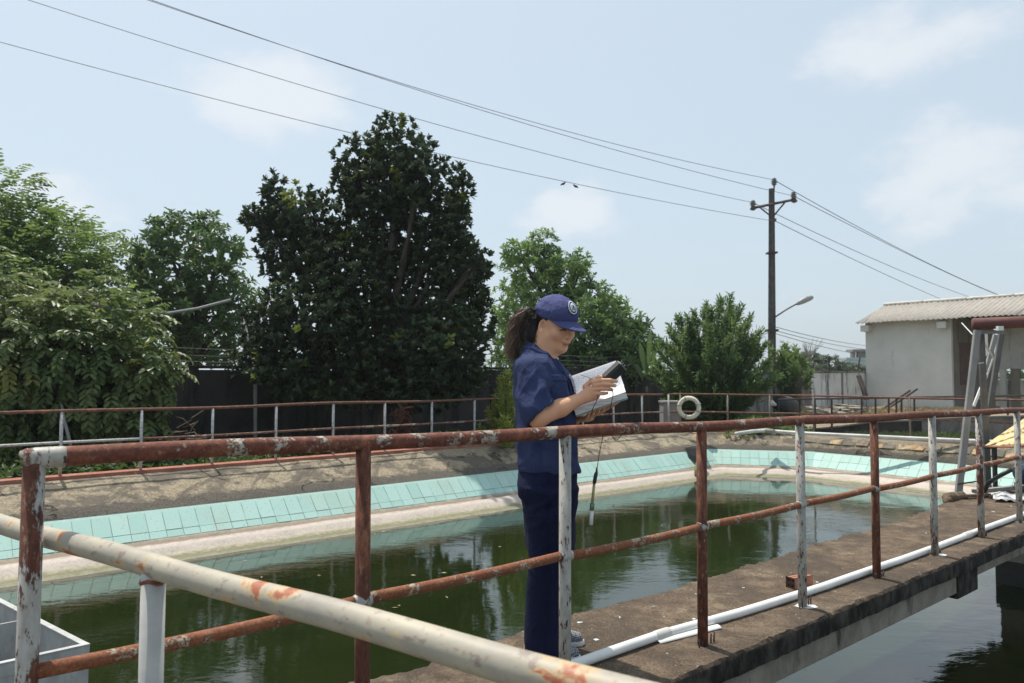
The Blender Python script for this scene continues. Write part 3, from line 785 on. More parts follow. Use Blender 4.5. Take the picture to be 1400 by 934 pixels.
# ------------------------------------------------------------------ walkway objects
MB().tube([W(s_, np.interp(s_, [1.2, 2.3, 2.8, 3.4, 4.2, 5.2, 10], [2.30, 2.305, 2.30, 2.25, 2.205, 2.185, 2.185]), .0245 + .002 * math.sin(s_ * 3)) for s_ in np.arange(1.2, 10.6, .2)], .0225, 18).build('water_pipe', M['pvc'], None, True)
wpi = bpy.data.objects['water_pipe']
MB().tube([W(2.78, 2.30, .0245), W(2.79, 2.30, .0245), W(2.88, 2.297, .0245), W(2.89, 2.296, .0245)], [.023, .0265, .0265, .023], 16).build('coupling', M['pvc_old'], wpi, True)
MB().tube([W(6.30, 2.185, .0245), W(6.31, 2.185, .0245), W(6.42, 2.185, .0245), W(6.43, 2.185, .0245)], [.023, .0265, .0265, .023], 16).build('coupling', M['pvc_old'], wpi, True)
tag(bpy.data.objects['water_pipe'], 'long white plastic pipe lying along the walkway behind the railing posts', 'pipe')
hp = MB(); A0, A1 = PZ(898, 879, .004), PZ(982, 858, .004)
dd_ = (A1 - A0) / np.linalg.norm(A1 - A0); nn_ = np.array([-dd_[1], dd_[0], 0])
V = []
for t in np.linspace(0, 1, 9):
    for k, f in enumerate(np.linspace(-1, 1, 7)):
        for th in (0, .003):
            V.append(A0 + (A1 - A0) * t + nn_ * (f * .024) + np.array([0, 0, .010 * (1 - f * f) + .002 + th]))
Fh = []
idx = lambda i, j, k: (i * 7 + j) * 2 + k
for i in range(8):
    for j in range(6):
        Fh += [(idx(i, j, 1), idx(i + 1, j, 1), idx(i + 1, j + 1, 1), idx(i, j + 1, 1)), (idx(i, j, 0), idx(i, j + 1, 0), idx(i + 1, j + 1, 0), idx(i + 1, j, 0))]
for i in range(8): Fh += [(idx(i, 0, 0), idx(i + 1, 0, 0), idx(i + 1, 0, 1), idx(i, 0, 1)), (idx(i, 6, 1), idx(i + 1, 6, 1), idx(i + 1, 6, 0), idx(i, 6, 0))]
tag(hp.add(V, Fh).build('split_pipe', M['pvc'], None, True), 'short split piece of white pipe lying under the rusty post on the walkway', 'pipe piece')

bk = thing('hollow_brick', 'orange hollow clay brick standing on the walkway behind the white post', 'brick', PZ(1082, 807, 0))
bb = PZ(1080, 806, 0); Rb = rotz(ANG_U - .22); ex, ey = Rb[:, 0], Rb[:, 1]
bo = bb + ex * .085 + ey * .005 + np.array([0, 0, .034])
m_b = MB(); bw, bh, bl = .066, .068, .15
for f in (-1, 0, 1): m_b.box(bo + ey * f * (bw / 2 - .004), (bl, .008, bh), Rb)
for f in (-1, 0, 1): m_b.box(bo + np.array([0, 0, f * (bh / 2 - .004)]), (bl - .001, bw - .001, .008), Rb)
m_b.build('clay_shell', M['clay'], bk)
MB().box(bo + ex * .004, (bl - .03, bw - .004, bh - .004), Rb).build('shade_core', M['clayhole'], bk)  # dark block fills the openings in place of their shade
MB().box(bo - ex * (bl / 2 + .0008), (.0012, bw - .001, bh - .001), Rb)
# sooty end face with four openings: frame bars
eb = MB()
for f in (-1, 0, 1): eb.box(bo - ex * (bl / 2 + .001) + ey * f * (bw / 2 - .005), (.002, .010, bh + .001), Rb)
for f in (-1, 0, 1): eb.box(bo - ex * (bl / 2 + .0017) + np.array([0, 0, f * (bh / 2 - .005)]), (.002, bw + .001, .010), Rb)
eb.build('sooty_end', M['clayhole'], bk)

far_scale(True)
# galvanised box at the lower left, standing in the water
K = PZ(122, 882, -.18); E1 = np.array([.735, .678, 0]); E2 = np.array([-.79, .613, 0])      # along its front, along its side; sheared off square to follow image pixels
gx = thing('steel_tank', 'open galvanised steel box with inner partitions standing in the green water', 'tank', K + E2 * .5 - E1 * 1.0 + [0, 0, -.7])
def lb_(a0, a1, b0, b1, z0, z1, nm, bev=.002):
    q = [K * [1, 1, 0] + E1 * a + E2 * b_ for a, b_ in ((a0, b0), (a1, b0), (a1, b1), (a0, b1))]
    V = [v + [0, 0, z0] for v in q] + [v + [0, 0, z1] for v in q]
    return MB().add(np.array(V), [(4, 5, 6, 7), (3, 2, 1, 0), (0, 1, 5, 4), (1, 2, 6, 5), (2, 3, 7, 6), (3, 0, 4, 7)]).build(nm, M['galv'], gx, bevel=bev)
lb_(-2.6, 0, 0, .012, -.95, -.182, 'side_panel')
lb_(-.012, -.001, .013, 1.69, -.95, -.182, 'end_panel')
lb_(-2.6, 0, 1.69, 1.702, -.95, -.182, 'side_panel')
lb_(-2.6, -.013, .80, .812, -.9, -.20, 'partition')
lb_(-.80, -.79, .013, .798, -.9, -.33, 'partition')
lb_(-2.6, .004, -.004, .030, -.181, -.172, 'rim')
lb_(-.030, .004, .032, 1.67, -.181, -.173, 'rim')
lb_(-2.6, .004, 1.672, 1.706, -.181, -.172, 'rim')
lb_(-2.6, .002, -.003, -.0005, -.245, -.182, 'skirt')
lb_(-2.6, -.014, .014, 1.688, -.62, -.60, 'floor_panel')

far_scale(False)
# ------------------------------------------------------------------ motor corner at the end of the walkway
af = thing('steel_gantry', 'tall grey steel A frame carrying a rusty pipe at the end of the walkway', 'frame', PZ(1330, 676, 0))
M['greysteel'] = simple('darker_grey_steel', (.09, .09, .088), (.14, .138, .13), 9, .8, .002)
topA = PD(1337, 452, 7.9)
def leg(p0, p1, w, nm='leg', mat='leg'):
    p0, p1 = np.asarray(p0, float), np.asarray(p1, float); d = p1 - p0; L = np.linalg.norm(d); d /= L
    x = np.cross(d, [0, 1, 0]); x /= np.linalg.norm(x); y = np.cross(d, x)
    return MB().box((p0 + p1) / 2, (w, w * .6, L), np.column_stack([x, y, d])).build(nm, M[mat], af, bevel=.004)
leg(PZ(1310, 677, 0), PD(1336, 452, 7.85), .066)
leg(PZ(1351, 668, 0), PD(1341, 452, 7.98), .062, 'leg', 'greysteel')
leg(PD(1353, 560, 8.7), PD(1369, 456, 8.75), .062, 'leg', 'greysteel')
leg(PD(1345, 520, 8.4), PD(1361, 458, 8.5), .05)
leg(PD(1345, 520, 8.41), PD(1331, 556, 8.3), .03, 'brace', 'pvc')
leg(PD(1344, 466, 8.2), PD(1358, 489, 8.25), .02, 'brace', 'pvc_old')
leg(PD(1358, 489, 8.25), PD(1345, 527, 8.2), .02, 'brace', 'pvc_old')
leg(PD(1348, 454, 8.3), PD(1349, 487, 8.3), .03, 'hanging_pipe', 'pvc')
leg(PD(1315, 442, 8.6), PD(1330, 458, 7.9), .018, 'brace', 'pvc_old')
leg(PD(1337, 497, 7.8), PD(1345, 496, 7.8), .012, 'cross_strap', 'pvc_old')
leg(PD(1309, 662, 7.7), PD(1345, 657, 7.9), .016, 'cross_bar', 'darksteel')
r0 = PD(1330, 443, 7.9); o = MB().tube([r0 + np.array([t * .82, -t * .25, .02 * t]) for t in (0, .5, 1, 2)], .062, 18).build('carried_pipe', simple('rust_red_pipe', (.09, .035, .03), (.15, .06, .05), 7, .75), af, True)
leg(r0 + np.array([.06, .02, -.09]), r0 + np.array([.3, -.05, -.085]), .04, 'cross_beam', 'leg')
MB().box(PD(1367, 449, 7.6), (.055, .04, .045)).build('white_bracket', M['pvc'], af)
# yellow sheet roof on black posts over a blue motor
cp = thing('motor_shelter', 'weathered yellow sheet roof on black posts over the blue motor at the right edge', 'shelter', PZ(1375, 668, 0))
e0, e1, e2, e3 = PD(1346, 609, 7.75), PD(1425, 603, 6.9), PD(1440, 556, 7.9), PD(1399, 573, 8.35)
V = []; nx, ny = 22, 10
for i in range(nx + 1):
    for j in range(ny + 1):
        u, v = i / nx, j / ny
        q = (e0 * (1 - u) + e1 * u) * (1 - v) + (e3 * (1 - u) + e2 * u) * v
        q = q + np.array([0, 0, .006 * math.sin(u * 60) + .004 * vnoise(u * 9, v * 9, 2)])
        if j == 0: q = q + np.array([0, 0, -.012 * abs(vnoise(u * 14, 1, 1))])
        V.append(q)
V = np.array(V); n0 = len(V); V = np.vstack([V, V - np.array([0, 0, .012])]); Fs = []
for i in range(nx):
    for j in range(ny):
        a = i * (ny + 1) + j; q = (a, a + ny + 1, a + ny + 2, a + 1); Fs.append(q); Fs.append(tuple(v + n0 for v in reversed(q)))
for i in range(nx):
    a = i * (ny + 1); Fs.append((a, a + n0, a + ny + 1 + n0, a + ny + 1)); a += ny; Fs.append((a + ny + 1, a + ny + 1 + n0, a + n0, a))
for j in range(ny):
    Fs.append((j + 1, j + 1 + n0, j + n0, j))
MB().add(V, Fs).build('roof_sheet', M['yellow'], cp)
for px, pyb, pyt, D in ((1361, 671, 608, 7.95), (1349, 668, 612, 8.25)):
    b0 = PZ(px, pyb, 0.0); MB().box((b0[0], b0[1], .27), (.035, .035, .54)).build('post', M['black'], cp)
MB().tube([PD(1343, 610, 7.8), PD(1352, 612, 7.7), PD(1362, 608, 7.6)], .02, 6).build('broken_edge', M['black'], cp, True)
MB().tube([PD(1346, 611, 7.72), PD(1386, 611, 7.3), PD(1425, 606, 6.88)], .010, 6).build('edge_strip', M['clay'], cp, True)
mo = thing('pump_motor', 'dark blue pump motor under the yellow sheet roof at the right edge', 'motor', PZ(1405, 665, 0))
mc = PZ(1412, 672, 0) + np.array([0, 0, .19]); Mx_ = MB().tube([mc + np.array([0, t, 0]) for t in (-.16, -.15, .15, .16)], [.10, .115, .115, .10], 20); Mx_.build('housing', M['blue'], mo, True)
for k in range(6): torus(MB(), mc + np.array([0, -.11 + k * .045, 0]), .115, .008, 20, 6).build('cooling_fin', M['blue'], mo, True)
MB().box(mc - np.array([0, 0, .15]), (.2, .3, .08)).build('base', M['black'], mo, bevel=.006)
tag(MB().tube([PZ(1343, 676, .02), PD(1352, 660, 7.5), PD(1366, 651, 7.4), PD(1383, 642, 7.3)], .022, 10).build('suction_hose', M['black'], None, True), 'black hose slanting up from the walkway beside the yellow roofed motor', 'hose')
tag(MB().tube([PD(1382, 642.5, 7.32), PD(1390, 636, 7.25), PD(1392, 628, 7.2)], .008, 8).build('electric_cable', M['rope'], None, True), 'thin grey cable running up from the end of the black hose', 'cable')
def plank(p0, p1, w, h, name, label, mat='wood'):
    p0, p1 = np.asarray(p0), np.asarray(p1); d = p1 - p0; L = np.linalg.norm(d); d /= L; y = np.cross([0, 0, 1], d); y /= np.linalg.norm(y)
    return tag(MB().box((p0 + p1) / 2, (L, w, h), np.column_stack([d, y, np.cross(d, y)]), jit=.004).build(name, M[mat], None, bevel=.003), label, 'plank')
plank(PZ(1306, 679, .03), PZ(1352, 676, .03), .05, .03, 'wooden_plank', 'brown plank lying at the foot of the grey A frame')
plank(PZ(1332, 672, .045), PZ(1420, 664, .05), .06, .04, 'wooden_plank', 'weathered plank lying under the blue motor at the walkway end', 'leg')
plank(PZ(1352, 679, .02), PZ(1430, 684, .02), .04, .03, 'wooden_plank', 'dark plank in front of the white plastic sheet')
shv = []; 
for i in range(15):
    for j in range(5):
        b0 = PZ(1358 + i * 3.6, 674 + j * 2.2 + i * .15, .03); shv.append(b0 + np.array([0, 0, .02 * vnoise(i * .9, j * .9, 4) + .012 * vnoise(i * 2.2, j * 1.7, 1) + (.02 if 0 < j < 4 else 0)]))
tag(MB().add(shv, [(i * 5 + j, i * 5 + j + 1, (i + 1) * 5 + j + 1, (i + 1) * 5 + j) for i in range(14) for j in range(4)]).build('plastic_sheet', M['plastic'], None, True), 'crumpled white plastic sheet on the floor under the yellow roof', 'sheet').modifiers.new('thick', 'SOLIDIFY').thickness = .004

far_scale(True)
# long pipes lying on the far bank kerb
tag(MB().tube([PZ(1006, 593, .235), PZ(1030, 589.5, .25), PZ(1048, 589, .25), PZ(1100, 592.5, .25), PZ(1240, 599, .24), PZ(1345, 603.5, .235), PZ(1480, 611, .235)], .03, 10).build('long_pipe', M['pvc_old'], None, True), 'long weathered white pipe lying on the pale kerb of the far bank', 'pipe')
tag(MB().tube([PZ(1038, 589, .252), PZ(1046, 588.5, .255), PZ(1058, 590, .255)], [.037, .042, .037], 10).build('pipe_joint', M['rope'], None, True), 'grey joint wrapped round the white pipe on the far bank', 'pipe joint')

flo = []
for k in range(45):
    s_ = rng.uniform(1.0, 10.5); p_ = 7.3 - 4.2 * rng.random() ** 1.6; c = W(s_, p_, WATER_Z + .004); a_ = rng.uniform(0, 6.3); L_ = rng.uniform(.008, .03); d_ = np.array([math.cos(a_), math.sin(a_), 0]); e_ = np.array([-d_[1], d_[0], 0]) * rng.uniform(.25, .5)
    flo.append((c, d_ * L_, e_ * L_))
fm = MB()
for c, d_, e_ in flo: fm.add(np.array([c - d_, c - e_, c + d_, c + e_ + [0, 0, .004]]), [(0, 1, 2, 3)])
stuff(fm.build('floating_leaves', simple('dead_leaf', (.16, .12, .05), (.34, .30, .16), 30, .7)), 'small dead leaves and specks floating on the green water', 'leaves')
# (scaling about the camera stays on for everything behind the pool)

# ------------------------------------------------------------------ boundary wall, shed, pole
def s_of(px, p): r = (px - 700) / F; return p * (N[0] * -1 + U[0] * r) / (U[0] - (-N[0]) * r) if False else p * (.6384 + .7697 * r) / (.7697 - .6384 * r)
def wallrun(name, label, px0, px1, p, top, mats, bay, post_mat, cap_mat, seed):
    s0, s1 = s_of(px0, p), s_of(px1, p)
    t = thing(name, label, 'wall', W(s0, p, -.12))
    n = max(1, round((s1 - s0) / bay)); b = (s1 - s0) / n
    for i in range(n):
        dz = random.uniform(-.012, .012)
        lbox(MB(), s0 + i * b + .06, s0 + (i + 1) * b - .06, p, p + .07, -.3, top + dz).build('panel', mats[i % len(mats)], t, bevel=.006)
        lbox(MB(), s0 + i * b - .058, s0 + i * b + .058, p - .02, p + .10, -.3, top + .01).build('wall_post', post_mat, t, bevel=.01)
    lbox(MB(), s0 - .05, s1, p - .03, p + .11, top + .015, top + .07).build('coping', cap_mat, t, bevel=.01)
    return t, s0, s1, b, n
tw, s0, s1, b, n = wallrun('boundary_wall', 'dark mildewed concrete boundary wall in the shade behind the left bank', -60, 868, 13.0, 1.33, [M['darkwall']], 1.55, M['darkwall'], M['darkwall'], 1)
for z in (1.46, 1.56, 1.68):
    MB().tube([W(s0 + (s1 - s0) * k / 20, 13.04, z + .012 * math.sin(k * 2)) for k in range(21)], .006, 5).build('barbed_wire', M['wire'], tw)
for k in range(0, n + 1, 2): MB().tube([W(s0 + k * b, 13.04, 1.38), W(s0 + k * b + .02, 13.04, 1.75)], .014, 6).build('wire_rod', M['darksteel'], tw)
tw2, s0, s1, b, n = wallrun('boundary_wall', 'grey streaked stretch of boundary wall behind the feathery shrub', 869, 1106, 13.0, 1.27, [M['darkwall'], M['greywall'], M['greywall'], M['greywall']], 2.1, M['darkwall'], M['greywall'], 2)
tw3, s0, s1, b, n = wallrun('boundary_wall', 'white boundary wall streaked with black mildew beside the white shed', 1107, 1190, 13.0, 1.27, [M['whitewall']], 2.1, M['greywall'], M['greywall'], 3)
for px in (1060, 1082, 1103, 1135, 1173):
    s_ = s_of(px, 13.0)
    MB().tube([W(s_, 13.04, 1.3), W(s_ + (.25 if px == 1173 else 0), 13.04, 1.86)], .03, 6).build('wire_rod', M['darksteel'], tw3)
for z in (1.55, 1.75): MB().tube([W(22 + k, 13.04, z) for k in range(0, 8)], .008, 5).build('barbed_wire', M['wire'], tw3)
s_ = s_of(1097, 12.4); lb2 = MB(); lbox(lb2, s_ - .2, s_ + .24, 12.3, 12.6, -.3, 1.15)
tag(lb2.build('concrete_column', M['shadewall'], None, bevel=.02), 'brown weathered column standing before the grey boundary wall', 'column')

sh = thing('white_shed', 'white plastered shed with a corrugated roof at the right behind the far bank', 'shed', W(28.1, 11.5, -.1))
SB = 28.1
def sb(s0, s1, p0, p1, z0, z1, nm, mat, bev=.01): return lbox(MB(), s0, s1, p0, p1, z0, z1).build(nm, mat if not isinstance(mat, str) else M[mat], sh, bevel=bev)
sb(SB, SB + .15, 10.0, 12.96, -.3, 3.21, 'front_wall', 'housewall')
sb(SB + .151, SB + 4.2, 12.82, 12.96, -.3, 3.20, 'side_wall', 'housewall')
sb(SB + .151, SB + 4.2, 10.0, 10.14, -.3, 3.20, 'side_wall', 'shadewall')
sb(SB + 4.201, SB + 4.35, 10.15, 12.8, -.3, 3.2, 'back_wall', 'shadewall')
sb(SB + .7, SB + 1.9, 9.975, 9.998, .85, 2.35, 'rusty_shutter', simple('rusty_shutter', (.09, .045, .04), (.15, .085, .07), 5, .8), .004)
sb(SB - .32, SB - .002, 12.7, 13.0, 2.82, 3.05, 'eave_block', 'housewall')
sb(SB - .32, SB - .002, 10.05, 10.35, 2.82, 3.05, 'eave_block', 'housewall')
sb(SB + 1.8, SB + 1.95, 4.0, 9.15, 1.42, 2.95, 'inner_wall', wall_mat('grey_inner_wall', (.42, .42, .41), (.56, .56, .55), (.16, .15, .14), .4))
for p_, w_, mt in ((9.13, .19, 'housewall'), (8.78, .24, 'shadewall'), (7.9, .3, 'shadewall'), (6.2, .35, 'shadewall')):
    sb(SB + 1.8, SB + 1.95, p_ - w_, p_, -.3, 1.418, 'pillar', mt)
sb(SB + 6, SB + 6.1, -2, 12.5, -.3, 1.0, 'rear_low_wall', 'whitewall')
EZ, RIZ, RS = 3.12, 3.95, SB + 2.1
def corr(p0, p1, lift, nm, sA, zA, sB_, zB):
    n = int((p0 - p1) / .032); V = []
    for i in range(n + 1):
        p = p0 + (p1 - p0) * i / n; w = .022 * math.sin(i * math.pi / 2.5)
        for (s_, z_) in ((sA, zA), ((sA + sB_) / 2, (zA + zB) / 2 - .01), (sB_, zB)):
            V.append(W(s_, p, z_ + w + lift))
    Fc = [(i * 3 + j, i * 3 + j + 1, (i + 1) * 3 + j + 1, (i + 1) * 3 + j) for i in range(n) for j in range(2)]
    o = MB().add(V, Fc).build(nm, M['roof'], sh, True); o.modifiers.new('thick', 'SOLIDIFY').thickness = .012
for k, (pa, pb) in enumerate(((13.15, 12.1), (12.15, 11.2), (11.25, 9.5), (9.55, 7.9), (7.95, 6.3), (6.35, 4.6), (4.65, 2.9))):
    corr(pa, pb, (k % 2) * .014 + random.uniform(0, .01), 'roof_sheet', SB - .42, EZ, RS, RIZ)
    corr(pa, pb, (k % 2) * .014, 'roof_sheet', RS + .02, RIZ, SB + 4.7, EZ)
for k in range(7):
    pa = 13.17 - k * 1.5
    MB().tube([W(RS, pa - t * 1.5, RIZ + .05 + .008 * vnoise(k * 3 + t * 5, 1, 1)) for t in np.linspace(0, 1, 8)], [.055 + .016 * random.random() for _ in range(8)], 8, flat=1).build('ridge_cap', M['ridge'], sh, True)
for p_ in (9.2, 7.4, 5.6, 3.8):
    tb = MB()
    tb.tube([W(SB - .2, p_, 2.95), W(SB + 4.3, p_, 2.95)], .04, 6)
    for k in range(7): tb.tube([W(SB + .2 + k * .55, p_, 2.95), W(SB + .5 + k * .55, p_, 3.2 + .1 * k)], .025, 5)
    tb.build('roof_truss', M['darksteel'], sh)
# bars leaning on the white wall
for (a, b_, c, d, lab) in ((1212, 560, 1254, 532, 'long dark steel bar leaning by the white shed wall'), (1206, 560, 1244, 534, 'shorter dark steel bar leaning by the white shed wall')):
    tag(MB().tube([PD(a, b_, 24.0), PD(c, d, 24.6)], .035, 6).build('steel_bar', M['darksteel']), lab, 'bar')
for (dx, lab) in ((0, 'left of two dark props leaning where the boundary wall meets the shed'), (4, 'right of two dark props leaning where the boundary wall meets the shed')):
    tag(MB().tube([PD(1172 + dx, 514, 26), PD(1183 + dx, 546, 25.5)], .045, 6).build('timber_prop', M['darksteel']), lab, 'prop')

# distant slab on columns, low scrub
db = thing('distant_building', 'small unfinished concrete building with a flat slab on columns far beyond the wall', 'building', PD(1174, 505, 75))
MB().box(PD(1174, 479.5, 75), (1.9, 1.6, .22)).build('roof_slab', M['greybox'], db)
for px, w in ((1166, .35), (1177, .85)): MB().box(PD(px, 487, 75), (w * .9, .5, 1.15)).build('column', M['greybox'], db)
MB().box(PD(1174, 496, 75), (3.4, 2, 1.0)).build('lower_storey', simple('pale_blue_wall', (.35, .42, .45), (.42, .48, .5), 3, .8), db)

pl = thing('utility_pole', 'tall dark concrete utility pole with a crossarm and insulators behind the far wall', 'pole', PD(1055, 556, 28))
PDD = 28.0
pb_, pt_ = PD(1055.5, 556, PDD), PD(1055, 258, PDD)
pm = MB()
for sx in (-1, 1):
    pm.tube([pb_ + np.array([sx * .105, 0, -.3]), pt_ + np.array([sx * .062, 0, 0])], [.065, .05], 4)
pm.tube([pb_ + np.array([0, 0, -.3]), pt_], [.12, .085], 4)
pm.build('shaft', M['pole'], pl)
ca0, ca1 = PD(1027, 285, PDD - .1), PD(1088, 272.5, PDD - .1)
MB().tube([ca0, ca1], .05, 4).build('crossarm', M['darksteel'], pl)
MB().tube([PD(1038, 283, PDD - .1), PD(1053, 295, PDD - .1)], .03, 4).build('arm_brace', M['darksteel'], pl)
MB().tube([PD(1073, 277, PDD - .1), PD(1058, 295, PDD - .1)], .03, 4).build('arm_brace', M['darksteel'], pl)
def insulator(px, py, h=9):
    b0 = PD(px, py + h / 2, PDD - .1); k = h * PDD / F
    i_ = MB().tube([b0 + np.array([0, 0, k * t]) for t in (0, .12, .2, .3, .4, .5, .6, .7, .85, 1)], [v * 1.25 for v in (.03, .03, .08, .045, .10, .05, .10, .05, .075, .02)], 10)
    i_.build('insulator', M['insul'], pl, True)
insulator(1029.5, 279, 11); insulator(1085, 267.5, 12); insulator(1058.5, 249, 12)
insulator(1029.5, 285.5, 5); insulator(1086, 275, 5)
MB().tube([PD(1058, 262, PDD - .05), PD(1058.5, 253, PDD - .05)], .03, 5).build('top_pin', M['darksteel'], pl)
for y in (346, 452): MB().box(PD(1055, y, PDD - .02), (.40 if y > 400 else .34, .38, .06 if y < 400 else .09)).build('band_clamp', M['darksteel'], pl)
MB().tube([PD(1059.5, 303, PDD), PD(1059.8, 299, PDD)], .05, 6).build('hook', M['insul'], pl)
st = thing('street_lamp', 'grey street lamp on a slanting arm fixed to the utility pole', 'street lamp', PD(1059, 434, PDD - .1))
MB().tube([PD(1058.5, 434.5, PDD - .1), PD(1074, 424, PDD - .1), PD(1091, 414.5, PDD - .1)], .030, 8).build('arm', M['insul'], st, True)
q = [PD(1089, 416.3, PDD - .1), PD(1092, 414.5, PDD - .1), PD(1098, 411.5, PDD - .1), PD(1105, 408.4, PDD - .1), PD(1110, 406.6, PDD - .1), PD(1112, 406.2, PDD - .1)]
MB().tube(q, [.03, .065, .085, .085, .065, .02], 10, flat=1.3).build('lamp_head', M['lamp'], st, True)
MB().tube([v - np.array([0, 0, .045]) for v in q[1:5]], [.03, .06, .06, .03], 8).build('lens', M['insul'], st, True)

# overhead wires, real spans between the pole and points overhead or beyond
def span(label, A, m, B, r=.016, n=36):
    A, m, B = [np.asarray(v) for v in (A, m, B)]
    ts = np.linalg.norm(m - A) / (np.linalg.norm(m - A) + np.linalg.norm(B - m))
    c = (m - (1 - ts) ** 2 * A - ts ** 2 * B) / (2 * ts * (1 - ts))
    o = MB().tube([(1 - t) ** 2 * A + 2 * t * (1 - t) * c + t * t * B for t in np.linspace(0, 1, n)], r, 6, cap=False).build('power_line', M['wire'], None, True)
    return tag(o, label, 'power line', 'overhead power lines')
def dinv(px0, D0, px1, D1, px): t = (px - px0) / (px1 - px0); return 1 / ((1 - t) / D0 + t / D1)
def wire(label, pts, D0, D1, r=.015, ext=True):
    (x0, y0), (xm, ym), (x1, y1) = pts
    span(label, PD(x0, y0, D0), PD(xm, ym, dinv(x0, D0, x1, D1, xm)), PD(x1, y1, D1), r)
wire('topmost power line running from the pole tip to the upper left', [(165, -13), (690, 156), (1058, 246)], 17, PDD - .1, .0085)
wire('power line just below the topmost, running to the right end of the crossarm', [(165, -15), (700, 163.5), (1085, 268)], 17.2, PDD - .1, .0085)
wire('middle power line running from the left end of the crossarm over the dark tree', [(-10, -16), (540, 154), (1029, 277)], 17, PDD - .1, .0085)
wire('lowest power line on the left, the one with two birds on it', [(-20, 52), (460, 177), (1055, 302)], 17, PDD - .1, .0085)
wire('upper thick pair of power lines from the pole down to the shed ridge', [(1058, 246), (1180, 314), (1420, 422)], PDD, 62, .014)
wire('power line from the right crossarm insulator, beside the upper right one', [(1085, 268), (1180, 317), (1420, 425)], PDD, 62, .013)
wire('second power line from the crossarm sloping down right over the shed', [(1029, 277), (1210, 361), (1390, 425)], PDD, 60, .013)
wire('lowest sloping power line from the pole hook towards the shed roof', [(1059.5, 302), (1180, 361), (1340, 430)], PDD, 58, .013)
wire('upper of three sagging cables between the pole and the shed', [(1060, 447), (1120, 462), (1240, 472)], PDD, 60, .013)
wire('middle of three sagging cables between the pole and the shed', [(1060, 452), (1120, 467), (1240, 478)], PDD, 60, .013)
wire('lower of three sagging cables between the pole and the shed', [(1060, 456), (1120, 473), (1240, 486)], PDD, 60, .013)
wire('short cable sagging from the pole band into the shrub', [(1053, 453), (1040, 460), (1000, 474)], PDD, 24, .014)
for (px, py, sx, lab) in ((770, 251.5, 1, 'small dark bird perched on the lowest wire, the left of two'), (787, 255, -1, 'small dark bird perched on the lowest wire, the right of two')):
    D = dinv(-20, 17, 1055, PDD - .1, px); c = PD(px, py, D); bd = MB()
    bd.tube([c + np.array([-.09 * sx, 0, -.05]), c + np.array([-.045 * sx, 0, -.012]), c, c + np.array([.04 * sx, 0, .025]), c + np.array([.06 * sx, 0, .05])], [.008, .03, .042, .032, .018], 8)
    bd.tube([c + np.array([.052 * sx, 0, .055]), c + np.array([.075 * sx, 0, .062]), c + np.array([.095 * sx, 0, .055])], [.018, .02, .003], 6)
    tag(bd.build('bird', M['black'], None, True), lab, 'bird', 'birds on the wire')

# ------------------------------------------------------------------ foliage
def leaf_mesh(P, D, Nn, L, Wd, C):
    """P base, D direction, Nn leaf normal, L length, Wd width; 6 verts, 2 quads per leaf, folded along the midrib and bent"""
    S = nrm(np.cross(D, Nn)); Nn = nrm(np.cross(S, D)); L = L[:, None]; w = Wd[:, None]
    v0 = P; t = P + D * L - Nn * L * .10
    r1 = P + D * L * .30 + S * w * .42 + Nn * w * .16; r2 = P + D * L * .68 + S * w * .46 + Nn * w * .10 - Nn * L * .03
    l1 = P + D * L * .30 - S * w * .42 + Nn * w * .16; l2 = P + D * L * .68 - S * w * .46 + Nn * w * .10 - Nn * L * .03
    V = np.stack([v0, r1, r2, t, l2, l1], 1).reshape(-1, 3)
    b = np.arange(len(P))[:, None] * 6
    Q = np.concatenate([b + np.array([0, 1, 2, 3]), b + np.array([0, 3, 4, 5])])
    return V, Q, np.repeat(C, 6, 0)
def rand_dir(n): return nrm(rng.normal(size=(n, 3)))
def lobes3d(lobes, D, spread=.6, depth=.85):
    out = []
    for L in lobes:
        x, y, rx, ry = L[:4]; d = D + (L[4] if len(L) > 4 else rng.uniform(-spread, spread))
        c = PD(x, y, d); k = d / F
        out.append((c, np.array([rx * k, (rx + ry) / 2 * k * depth, ry * k])))
    return out
def twig_points(L3, dens, inner=.45):
    P, O, K = [], [], []
    for (c, r) in L3:
        n = int(dens * (r[0] * r[1] + r[1] * r[2] + r[0] * r[2]) / 3 * 12)
        d = rand_dir(n); q = inner + (1.06 - inner) * rng.random(n) ** .45
        bump = 1 + .16 * vnoise(d[:, 0] * 2.3 + c[0], d[:, 1] * 2.3 + c[1], d[:, 2] * 2.3 + c[2])
        P.append(c + d * r * (q * bump)[:, None]); O.append(nrm(d / r)); K.append(q)
    return np.concatenate(P), np.concatenate(O), np.concatenate(K)
def whorls(P, A, k, L, Wd, tilt, C, jl=.25, back=.5):
    n = len(P); X = nrm(np.cross(A, rand_dir(n))); Y = np.cross(A, X)
    az = rng.uniform(0, 6.28, (n, 1)) + np.arange(k) * 2.4 + rng.normal(0, .2, (n, k))
    tl = tilt + rng.normal(0, .22, (n, k)); rad = X[:, None] * np.cos(az)[..., None] + Y[:, None] * np.sin(az)[..., None]
    D = nrm(A[:, None] * np.cos(tl)[..., None] + rad * np.sin(tl)[..., None]); Nn = A[:, None] * np.sin(tl)[..., None] - rad * np.cos(tl)[..., None]
    base = P[:, None] - A[:, None] * (np.arange(k) / k * L * back)[None, :, None]
    Ls = L * (1 + jl * rng.uniform(-1, 1, (n, k))); CC = np.repeat(C[:, None], k, 1) * (1 + .22 * rng.uniform(-1, 1, (n, k, 1)))
    return leaf_mesh(base.reshape(-1, 3), D.reshape(-1, 3), Nn.reshape(-1, 3), Ls.ravel(), (Ls * Wd).ravel(), CC.reshape(-1, 3))
